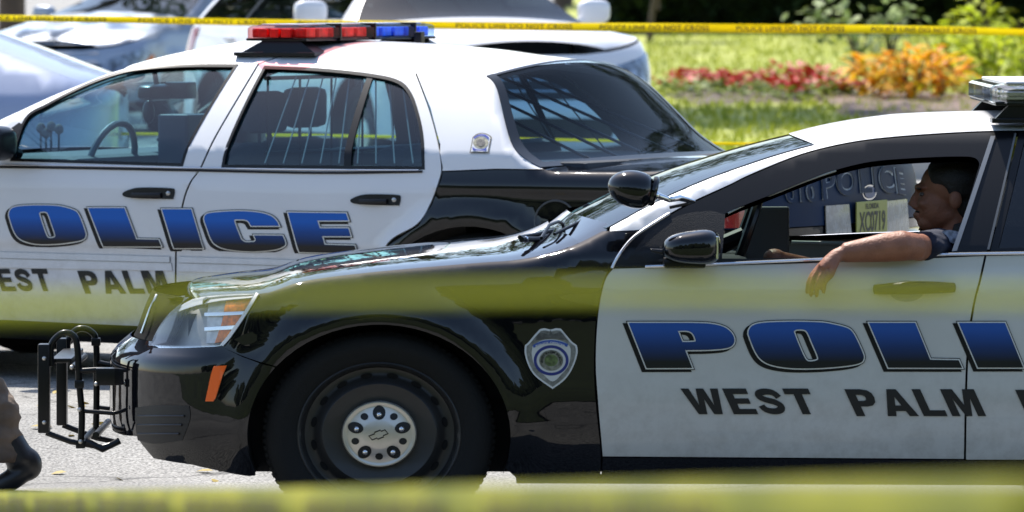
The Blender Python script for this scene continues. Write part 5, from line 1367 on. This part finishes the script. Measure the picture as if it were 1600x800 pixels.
# crotons
for i,(px_,Y,h,r,nl) in enumerate(((1424,66,.62,.40,150),(1372,67,.50,.32,90),(1470,67.5,.50,.30,90))):
    x=wx(px_,Y);shrub('croton_shrub',['tall orange and yellow croton with long leaves, in the middle of the mulch','lower orange croton left of the tall croton','small rusty croton right of the tall croton'][i],'shrub',x,Y,lz(x,Y),h,r,nl,.34,.085,ORL,30+i,up=.45,group='orange crotons in the mulch bed',droop=.7)
for i,(px_,Y,h,r,nl) in enumerate(((1492,72,.74,.38,200),(1550,69,.72,.40,220),(1606,71,.84,.42,210),(1530,78,1.0,.42,180))):
    x=wx(px_,Y);shrub('leafy_shrub',['yellow green shrub next to the orange crotons','bright yellow green shrub above the clear light bar','yellow green shrub cut by the right edge','taller yellow green shrub in the shade behind the others'][i],'shrub',x,Y,lz(x,Y),h,r,nl,.20,.075,YGL,40+i,up=.35,group='yellow green shrubs')
for i,(px_,Y,h,r,nl) in enumerate(((1345,75,.55,.26,100),(1392,80,.66,.32,110))):
    x=wx(px_,Y);shrub('pale_shrub',['loose grey green shrub at the left end of the mulch bed','grey green shrub standing behind the crotons'][i],'shrub',x,Y,lz(x,Y),h,r,nl,.16,.06,GGL,50+i,up=.5,group='grey green shrubs')
# red bedding plants
rg=random.Random(3);n_=0
for i in range(26):
    t=i/25;px_=1052+t*278+rg.uniform(-5,5);Y=69+rg.uniform(-2.4,2.4)-t*.5;x=wx(px_,Y);z=lz(x,Y)
    root=empty('flowering_plant',(x,Y,z));tag(root,'low red flowering plant in the row across the lawn','flower',group='red bedding plants')
    a=MB();b=MB();h=.22*rg.uniform(.7,1.25)
    for k in range(46):
        an=rg.uniform(0,6.28);q=rg.random()**.5*.20;leaf(a,(q*math.cos(an),q*math.sin(an),h*rg.uniform(.1,.8)),(math.cos(an),math.sin(an),.5),.10,.06,rg)
    dens_=rg.choice((6,14,26,40))
    for k in range(dens_):
        an=rg.uniform(0,6.28);q=rg.random()**.5*.21;leaf(b,(q*math.cos(an),q*math.sin(an),h*rg.uniform(.55,1.1)),(math.cos(an),math.sin(an),.8),.085,.075,rg)
    a.build('foliage',GRL,root,fixn=False);b.build('blossom',REDL,root,fixn=False)
# low weeds and tufts on the lawn (grass: nobody could count it)
gt=MB();rg=random.Random(11)
for i in range(15000):
    Y=48+rg.random()**1.6*60;x=wx(1010+rg.random()*600,Y);z=lz(x,Y)
    s=rg.uniform(.03,.09);a=rg.uniform(0,6.28)
    gt.add([(x-s*.25*math.cos(a),Y-s*.25*math.sin(a),z-.01),(x+s*.25*math.cos(a),Y+s*.25*math.sin(a),z-.01),(x+rg.uniform(-.5,.5)*s,Y+rg.uniform(-.5,.5)*s,z+s)],[(0,1,2)])
o=gt.build('grass',leafmat('grass_blade',[(.18,.24,.02),(.36,.38,.05),(.24,.30,.025)],.4,2),None,fixn=False);tag(o,kind='stuff')
# dark trees behind the lawn: trunk, limbs, low crown of many leaves
def tree(x,y,z,h,r,cz,nl,L,m,seed,label,group=None,name='tree',trunk=.2,lean=(0,0)):
    rg=random.Random(seed);root=empty(name,(x,y,z));tag(root,label,'tree',group);t=MB()
    top=(lean[0],lean[1],h*.75);t.tube([(0,0,-.2),(lean[0]*.3,lean[1]*.3,h*.3),top],[trunk,trunk*.75,trunk*.35],12)
    cl=[]
    for i in range(12):
        a=rg.uniform(0,6.28);el_=rg.uniform(-.2,.9);q=r*rg.uniform(.45,.9);c=(lean[0]+q*math.cos(a),lean[1]+q*math.sin(a),cz+el_*h*.3);cl.append(c)
        b0=(lean[0]*.6,lean[1]*.6,h*rg.uniform(.25,.6));t.tube([b0,((b0[0]+c[0])/2,(b0[1]+c[1])/2,(b0[2]+c[2])/2+.2),c],[trunk*.4,trunk*.22,trunk*.08],7)
    t.build('trunk',BARK,root);lv=MB()
    for i in range(nl):
        c=rg.choice(cl);q=r*.55*rg.random()**.5;th=rg.uniform(0,6.28);ph=math.acos(rg.uniform(-1,1))
        p=(c[0]+q*math.sin(ph)*math.cos(th),c[1]+q*math.sin(ph)*math.sin(th),c[2]+q*.8*math.cos(ph))
        leaf(lv,p,(rg.uniform(-1,1),rg.uniform(-1,1),rg.uniform(-.7,.4)),L*rg.uniform(.6,1.3),L*.5,rg)
    lv.build('crown',m,root,fixn=False);return root
TL_=['dark tree behind the lawn, above the white car','dark tree behind the lawn, above the red flowers','dark tree behind the lawn, above the crotons','dark tree behind the lawn at the right edge','dark tree farther back, left of the others']
for i,(px_,Y,h,r,cz) in enumerate(((1060,104,7,2.4,2.6),(1250,103,7.5,2.6,2.4),(1430,101,7,2.4,2.3),(1600,100,7.5,2.6,2.2),(880,125,8,2.8,3.2))):
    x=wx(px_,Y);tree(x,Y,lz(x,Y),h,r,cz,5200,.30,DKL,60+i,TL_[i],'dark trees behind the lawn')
# tall trees farther left: their crowns stand above the frame and mirror in the paint and the glass
for i,(x,Y,h) in enumerate(((-1.6,66,13),(-5.5,72,15),(-9.5,64,12),(-14,70,15),(-19,66,13),(9.5,63,19),(15,70,21),(22,84,32))):  # last three trees are unseen, added for reflections in the glass
    tree(x,Y,.4,h,3.4,h*.55,2300,.36,leafmat('tall_crown_%d'%i,[(.03,.06,.012),(.07,.11,.02),(.04,.07,.01)],.35,1.2),160+i,['tall tree behind the white car','tall tree behind the silver sedan','tall tree farther left of the silver sedan','tall tree beyond the left edge','last tall tree beyond the left edge','unseen tall tree beyond the right edge, added for its reflection','second unseen tree beyond the right edge, added for its reflection','tallest unseen tree far beyond the right edge, added for its reflection'][i],'tall trees behind the parked cars',trunk=.16)
# clipped hedge closing the view under the crowns
hd=MB();rg=random.Random(5)
x0_,x1_=wx(930,98),wx(1760,98)
hd.box((x0_,97.2,.8),(x1_,98.6,3.0))
for i in range(5200):
    x=rg.uniform(x0_,x1_);zz=rg.uniform(1.0,3.3);leaf(hd,(x,97.1+rg.uniform(-.5,.2)+(.5 if zz>3 else 0),zz),(rg.uniform(-1,1),-rg.random(),rg.uniform(-.5,1)),.24,.12,rg)
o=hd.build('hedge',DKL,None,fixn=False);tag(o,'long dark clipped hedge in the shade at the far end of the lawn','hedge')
# bright foliage upper middle with a leaning stem
x=wx(1040,92);tree(x-.25,92,lz(x,92),1.75,.62,1.42,420,.15,YGL,80,'small bright leafy tree right of the white car roof, with a leaning stem',trunk=.05,lean=(.25,0),name='small_tree')
for i,(px_,py_,Y,n_) in enumerate(((1290,22,70,90),(1412,20,72,36))):
    x=wx(px_,Y);zc_=HC-(py_-YH)*Y/F-lz(x,Y)
    rg=random.Random(90+i);root=empty('sapling',(x,Y,lz(x,Y)));tag(root,['thin sapling with round green leaves against the dark trees','smaller thin sapling right of the round leaved sapling'][i],'sapling')
    t=MB();t.tube([(0.35,0,-.05),(.30,0,zc_*.5),(.12,0,zc_),(0,0,zc_+.25)],[.014,.012,.008,.004],6);t.build('stem',BARK,root);lv=MB()
    for k in range(n_):
        q=(rg.gauss(0,.17),rg.gauss(0,.12),zc_+rg.gauss(0,.11));leaf(lv,q,(rg.uniform(-1,1),rg.uniform(-1,0),rg.uniform(-.6,.3)),.11,.085,rg)
    lv.build('foliage',leafmat('sapling_leaf%d'%i,[(.10,.18,.03),(.25,.34,.08),(.35,.42,.25)],.4,6),root,fixn=False)
# ================================================================== background cars
def simple_car(name,label,O,a,L,Wd,prof,body,zs_pts,glass_span,belt,wheels,Rw,lampm,cat='car',frontbow=.5,lamp=None,hasgrille=True,trunk=True,tail=True):
    """prof unused; zs_pts: shoulder line (x,z) from nose to tail; glass_span: (cowl x, header x, rear header x, rear base x)"""
    fr=Frame(O,a);root=tag(fr.root(name),label,cat)
    X=np.linspace(0,L,900);Z=np.interp(X,[p[0] for p in sm(zs_pts,8)],[p[1] for p in sm(zs_pts,8)]);Z[6:-6]=np.convolve(Z,np.ones(13)/13,'valid')
    zf=lambda x:float(np.interp(x,X,Z));rf=lambda x:.07
    xc,xh,xr,xg=glass_span
    th=np.linspace(0,math.pi/2,300)
    def qc(A,n):
        gx=A*np.sin(th)**(2/n);gy=Wd/2*(1-np.cos(th)**(2/n));l=np.concatenate([[0],np.cumsum(np.hypot(np.diff(gx),np.diff(gy)))]);return gx,gy,l
    A=frontbow;gx,gy,gl=qc(A,2.6);xa,xb=A,L-A*.8;gx2,gy2,gl2=qc(A*.8,2.8)
    U0=xa-gl[-1];U1=xb+gl2[-1]
    def S(u,v):
        if u<xa:l=xa-u;x=xa-float(np.interp(l,gl,gx));yc=float(np.interp(l,gl,gy));wg=s01(xa,.1,x) if False else min(1,(xa-x)/xa)
        elif u>xb:l=u-xb;x=xb+float(np.interp(l,gl2,gx2));yc=float(np.interp(l,gl2,gy2));wg=0
        else:x,yc,wg=u,0,0
        d=0
        if v<.45:d+=.05*((.45-v)/.25)**2
        if v>.7:d+=.03*((v-.7)/.25)**2
        if v>belt:d+=(v-belt)*.42*(1-wg)
        s=zf(x);q=(v-(s-.07))/.07
        if q>0:d+=.07*(1-math.sqrt(max(0,1-min(q,.93)**2)))
        rec=float(np.interp(v,[.2,.3,.55,.6,.9,1.2],[.05,0,0,.04,.12,.3]))*wg
        for cx in wheels:
            r=math.hypot(x-cx,v-Rw)
            if r<.7:d-=.02*math.exp(-((r-Rw-.08)/.05)**2)*s01(.2,.35,v)
        return (x+rec,yc+d,v)
    def top(x):return (x,zf(x)-.008)
    # side body with arches and window hole
    bot=[(U0,.24)];
    lo=[(U0,.26)]
    cur=[]
    for cx in wheels:
        for t in np.linspace(math.pi,0,22):
            zz=Rw+(Rw+.05)*math.sin(t);xx=cx+(Rw+.07)*math.cos(t)
            cur.append((xx,max(.24,zz)))
    hx0=xc*.4+xh*.6 if False else xc
    loop=[(U0,.24)]+cur+[(U1,.26),(U1,zf(L)-.05)]
    xs2=np.linspace(L-.02,.02,110)
    def u_of(x):
        if x<xa:return xa-float(np.interp(xa-x,gx,gl))
        if x>xb:return xb+float(np.interp(x-xb,gx2,gl2))
        return x
    loop+=[(u_of(x),zf(x)-.008-.02*min(1,max(0,(xa-x)/xa))) for x in xs2]+[(U0,zf(.02)-.03)]
    win=[(xc+.30,belt+.02),(xg-.25,belt+.04)]
    up=[(x,zf(x)-.085) for x in np.linspace(xg-.28,xc+.42,34)]
    up=[p for p in up if p[1]>belt+.06]
    hole=win+up
    bd_=panel('body',[loop,hole],S,body,root,step=.08,W=Wd)
    wn=panel('window',[hole],S,glass('car_glass_'+name,(.10,.13,.15),0,.6,.0),root,step=.15,push=-.012,lip=0,W=Wd)
    for fx_ in (.33,.66):
        x=win[0][0]+(win[1][0]-win[0][0])*fx_;panel('pillar',[[(x,belt+.01),(x+.05,belt+.01),(x+.09,zf(x)-.08),(x+.04,zf(x)-.08)]],S,SATIN,root,push=.002,lip=.005,W=Wd)
    kw=dict(parent=root,SS=lambda u,v:S(u_of(u),v),WW=Wd,ZS=zf,RRf=rf)
    strip('hood',.06,xc,body,lambda f:.0*(1-f)+.06*f,lambda f:.05,ns=24,soft=.012,**kw)
    strip('windshield',xc+.01,xh,glass('wind_'+name,(.14,.19,.21),0,.75,.04),lambda f:.10*(1-f)+.04*f,lambda f:.05,ns=14,**kw)
    strip('roof',xh+.003,xr,body,lambda f:.04*(1-f)-.04*f,lambda f:.05,ns=20,soft=.01,**kw)
    strip('rear_glass',xr+.003,xg,TINT,lambda f:-.05,lambda f:.045,ns=10,**kw)
    if xg<L-.1:strip('trunk_lid',xg+.005,L-.06,body,lambda f:-.05,lambda f:.04,ns=10,soft=.01,**kw)
    if hasgrille:
        g=panel('grille',[[(U0,.62),(U0,zf(0)-.16),(U0+.62,zf(0)-.15),(U0+.55,.62)]],S,SATIN,root,push=.003,lip=.01,W=Wd)
        mb=MB()
        for v in (.68,.76,.84):
            for y in (0,1):
                mb.tube([(p[0]-.006,(Wd-p[1]) if y else p[1],p[2]) for p in [S(u,v) for u in np.linspace(U0,U0+.55,8)]],.008,6)
        mb.build('grille_bar',CHROME,g)
        panel('lower_intake',[[(U0,.34),(U0,.50),(U0+.60,.48),(U0+.55,.34)]],S,SATIN,root,push=.003,lip=.01,W=Wd)
    h=panel('headlight',[[(U0+.62,zf(0)-.28),(U0+.64,zf(0)-.10),(u_of(.30)-.02,zf(.3)-.10),(u_of(.42),zf(.35)-.16),(u_of(.25),zf(.2)-.27)]],S,lampm,root,step=.05,push=.004,lip=.02,W=Wd)
    panel('turn_signal',[[(u_of(.33),zf(.3)-.22),(u_of(.42),zf(.35)-.17),(u_of(.47),zf(.4)-.19),(u_of(.36),zf(.3)-.25)]],S,AMBER,root,push=.008,lip=.01,W=Wd)
    if tail:panel('tail_light',[[(xb-.05,belt-.22),(xb-.08,belt-.03),(U1-.5,belt-.02),(U1-.45,belt-.20)]],S,TLM,root,push=.005,lip=.01,W=Wd)
    for s in (0,1):
        mb=MB();e=S(xc+.35,belt+.08);y=-.09 if not s else Wd+.09;superell(mb,(xc+.38,y,belt+.10),(.06,.12,.085),.6);mb.box((xc+.33,min(y,Wd/2 if 0 else (e[1] if not s else Wd-e[1])) ,belt+.02),(xc+.41,max(y,(e[1] if not s else Wd-e[1])),belt+.05),bev=.01)
        mb.build('side_mirror',body,root)
    for hx_ in (xh+.55,xh+1.45):
        if hx_<xg-.3:
            for s in (0,1):
                mb=MB();e=S(hx_,belt-.10);y=e[1]-.02 if not s else Wd-e[1]+.02;mb.box((hx_,y-.015,belt-.12),(hx_+.18,y+.015,belt-.09),bev=.01);mb.build('door_handle',body,root)
    mb=MB();mb.box((.3,.3,.2),(L-.3,Wd-.3,.6));mb.box((.3,.28,.4),(xc,Wd-.28,.72));mb.box((xc+.2,.14,.22),(xg-.1,.18,belt-.05));mb.box((xc+.2,Wd-.18,.22),(xg-.1,Wd-.14,belt-.05));mb.build('inner_body',DARK,root)
    for cx in wheels:
        wheel(root,cx,.14,Rw,1,Rw,1.0,detail=False);wheel(root,cx,Wd-.14,Rw,-1,Rw,1.0,detail=False)
    return root,fr,S
LAMPW=mat('bg_lamp',(.22,.26,.33),.12,.4,coat=1,var=.9,vscale=16)
WHITEC=mat('white_car_paint',(.72,.72,.74),.35,0,.8,.5,var=.03)
SILVC=mat('silver_car_paint',(.33,.37,.45),.35,.5,.8,.5,var=.05)
BLUEC=mat('pale_blue_car_paint',(.34,.38,.50),.35,.3,.8,.5,var=.04)
# white SUV: nose towards the camera and to the right
Ys=45.5
simple_car('parked_suv','white parked SUV facing the camera behind the tape','',0,0,0,0,0,0,0,0,0,0,0) if False else None
suv,_,_=simple_car('parked_suv','large white parked SUV behind the red and blue roof lights',(wx(1052,Ys),Ys,gz(Ys)),R(-113),4.7,2.0,None,WHITEC,
  [(0,.95),(.25,1.03),(.7,1.08),(1.15,1.12),(1.35,1.20),(1.75,1.50),(2.05,1.68),(2.6,1.76),(3.6,1.76),(4.3,1.68),(4.6,1.26),(4.7,1.05)],(1.2,2.0,4.25,4.6),1.12,(.95,3.75),.37,LAMPW,frontbow=.45)
# silver sedan left
Ysl=60
slv,_,_=simple_car('parked_sedan','silver parked sedan at the upper left, nose toward the camera',(wx(197,Ysl),Ysl,gz(Ysl)),R(-60),4.6,1.85,None,SILVC,
  [(0,.80),(.3,.90),(.8,1.0),(1.2,1.09),(1.6,1.22),(2.1,1.40),(2.9,1.44),(3.6,1.34),(4.0,1.12),(4.4,1.05),(4.6,.95)],(1.15,2.05,3.2,3.95),1.0,(.9,3.6),.33,LAMPW,frontbow=.5)
# pale blue sedan at the left edge
Yb=33.5
bl,_,_=simple_car('parked_car','pale blue grey parked car cut by the left edge, its sloping tail toward the right',(wx(172,Yb)-4.5*1.0,Yb,gz(Yb)),R(2),4.5,1.85,None,BLUEC,
  [(0,.75),(.3,.85),(.9,.98),(1.2,1.05),(1.7,1.32),(2.2,1.52),(2.8,1.56),(3.3,1.50),(3.9,1.30),(4.25,1.17),(4.5,1.08)],(1.15,2.1,3.0,3.8),1.02,(.9,3.6),.33,LAMPW,hasgrille=False,tail=False)
# ================================================================== barrier tapes
TAPEY=leafmat('caution_yellow',[(.86,.70,.008),(.94,.82,.015)],.5,1)
TAPEG=leafmat('sheer_yellow_tape',[(.66,.68,.17),(.74,.73,.20)],.5,.5);TAPEO=leafmat('olive_yellow_tape',[(.20,.22,.015),(.42,.40,.025)],.5,3)
TXT=mat('tape_print',(.10,.075,.01),.6)
def tape(name,label,pts,h,m,thick=.001,txt=None,twist=None,tpx=None,textsp=1.45,parent_text=True,tm=None):
    """pts: centre line; h: height(s)"""
    P=[Vector(p) for p in sm(pts,14)];n=len(P);hh=[h if not hasattr(h,'__len__') else float(np.interp(i/(n-1),np.linspace(0,1,len(h)),h)) for i in range(n)]
    v=[];
    for i,p in enumerate(P):
        w=hh[i]/2;tw=(twist or 0)*math.sin(i*.21)
        v+=[(p.x,p.y-tw*w,p.z+w),(p.x,p.y+tw*w,p.z-w)]
    f=[(2*i,2*i+1,2*i+3,2*i+2) for i in range(n-1)]
    mb=MB();mb.add(v,f,True);o=mb.build(name,m,None,fixn=False);so=o.modifiers.new('s','SOLIDIFY');so.thickness=thick
    tag(o,label,'barrier tape')
    if txt:
        L=[0];
        for i in range(1,n):L.append(L[-1]+(P[i]-P[i-1]).length)
        V,Fc=text2d(txt,1,0,.02,1.1);lo=V.min(0);hi=V.max(0);hm=sum(hh)/n
        th=hm*.62;sc_=th/(hi[1]-lo[1]);wl=(hi[0]-lo[0])*sc_*textsp;s=.1;tv=[];tf_=[]
        while s+wl<L[-1]:
            b=len(tv)
            for q in V:
                d=s+(q[0]-lo[0])*sc_*textsp;i=min(n-2,max(0,int(np.searchsorted(L,d))-1));t=(d-L[i])/(L[i+1]-L[i]+1e-9);p=P[i].lerp(P[i+1],t)
                k=(hh[i]/hm);e=(P[i+1]-P[i]).normalized();nn=Vector((e.y,-e.x,0)).normalized()
                if nn.y>0:nn=-nn
                tv.append(tuple(p+nn*(thick*.5+.0015)+Vector((0,0,((q[1]-lo[1])*sc_-th/2)*k))))
            tf_+=[tuple(j+b for j in q) for q in Fc];s+=wl*1.25
        me=bpy.data.meshes.new('tape_lettering');me.from_pydata(tv,[],tf_);link('tape_lettering',me,tm or TXT,o)
    return o
def tp(px,py,Y):return ((px-800)*Y/F,Y,HC-(py-YH)*Y/F)
tape('barrier_tape','bright yellow police line tape stretched across the top of the scene',[tp(-60,27,38),tp(0,28,38),tp(200,31,38),tp(400,35,38),tp(600,38,38),tp(800,41,38.2),tp(1000,43,38.6),tp(1200,44.5,39),tp(1400,46,39.4),tp(1592,50,39.8),tp(1700,53,40)],[.036,.036,.040,.040,.046,.052,.052,.044,.026],TAPEY,txt='POLICE LINE DO NOT CROSS',twist=.25)
tape('barrier_tape','thin low yellow tape running behind the farther police car',[tp(-60,207,34),tp(0,207.5,34),tp(500,212,34.3),tp(900,219,34.6),tp(1115,224,34.8),tp(1250,225,35),tp(1600,228,35)],[.016,.016,.016],TAPEY,twist=.1)
mb=MB();p=tp(1172,236,34.7);zg=gz(34.7);mb.box((p[0]-.025,34.72,zg),(p[0]+.025,34.77,p[2]+.035),bev=.006);mb.box((p[0]-.14,34.6,zg),(p[0]+.14,34.9,zg+.03),bev=.008)
o=mb.build('barrier_post',SATIN,None);tag(o,'short black post holding the low yellow tape','post')
tape('barrier_tape','out of focus yellow green tape crossing the middle of the view, nearest the camera',[tp(-200,480,4.1),tp(0,481,4.1),tp(225,477,4.1),tp(270,463,4.1),tp(600,460,4.1),tp(1000,457,4.1),tp(1600,464,4.1),tp(1800,466,4.1)],[.0130,.0130,.0125,.0076,.0068,.0078,.0078,.0078,.0078,.0078],TAPEG,thick=.0004)
tape('barrier_tape','low yellow green tape along the bottom edge, sharper at its left end',[tp(-40,798,14.5),tp(0,795,14),tuple((np.array(tp(0,795,14))*.5+np.array(tp(1650,842,4.0))*.5)),tp(1650,842,4.0)],[.075,.075,.075],TAPEO,thick=.0006,txt='POLICE LINE DO NOT CROSS')
# ================================================================== unseen tree line added behind the camera to darken reflections in the paint
rg=random.Random(21);mb=MB()
for i in range(46):
    x=-90+i*4+rg.uniform(-1,1);y=-34+rg.uniform(-5,5);h=rg.uniform(13,18)
    def dsp(p,s=i):
        q=1+.35*mnoise.noise(Vector((p.x*2.2+s,p.y*2.2,p.z*2.2)));return p*q
    mb.ell((x,y,h*.45),(rg.uniform(3,4.5),rg.uniform(2.5,4),h*.5),20,14,dsp)
o=mb.build('reflection_wood',mat('wood_mass',(.035,.05,.015),.9,bump=1,bscale=3,var=.7,vscale=1.5),None);tag(o,kind='stuff')

LL=leafmat('fallen_leaf',[(.20,.12,.03),(.35,.26,.05),(.12,.06,.03)],.1,3)
rg=random.Random(77);lm=None
for i in range(26):
    px_=rg.uniform(40,430);py_=rg.uniform(600,752);Y=26
    for _ in range(8):Y=F*(HC-gz(Y))/(py_-YH)
    if lm is None:
        mb=MB();leaf(mb,(0,0,.006),(1,0,.12),.055,.028,rg,.5);o=mb.build('fallen_leaf',LL,None,fixn=False);lm=o
    else:
        o=lm.copy();COL.objects.link(o)
    o.location=(wx(px_,Y),Y,gz(Y)+.003);o.rotation_euler=(rg.uniform(-.3,.3),rg.uniform(-.2,.2),rg.uniform(0,6.28));s_=rg.uniform(.6,1.4);o.scale=(s_,s_,s_)
    tag(o,'small dry fallen leaf on the pale road near the push bar','leaf','fallen leaves on the road')
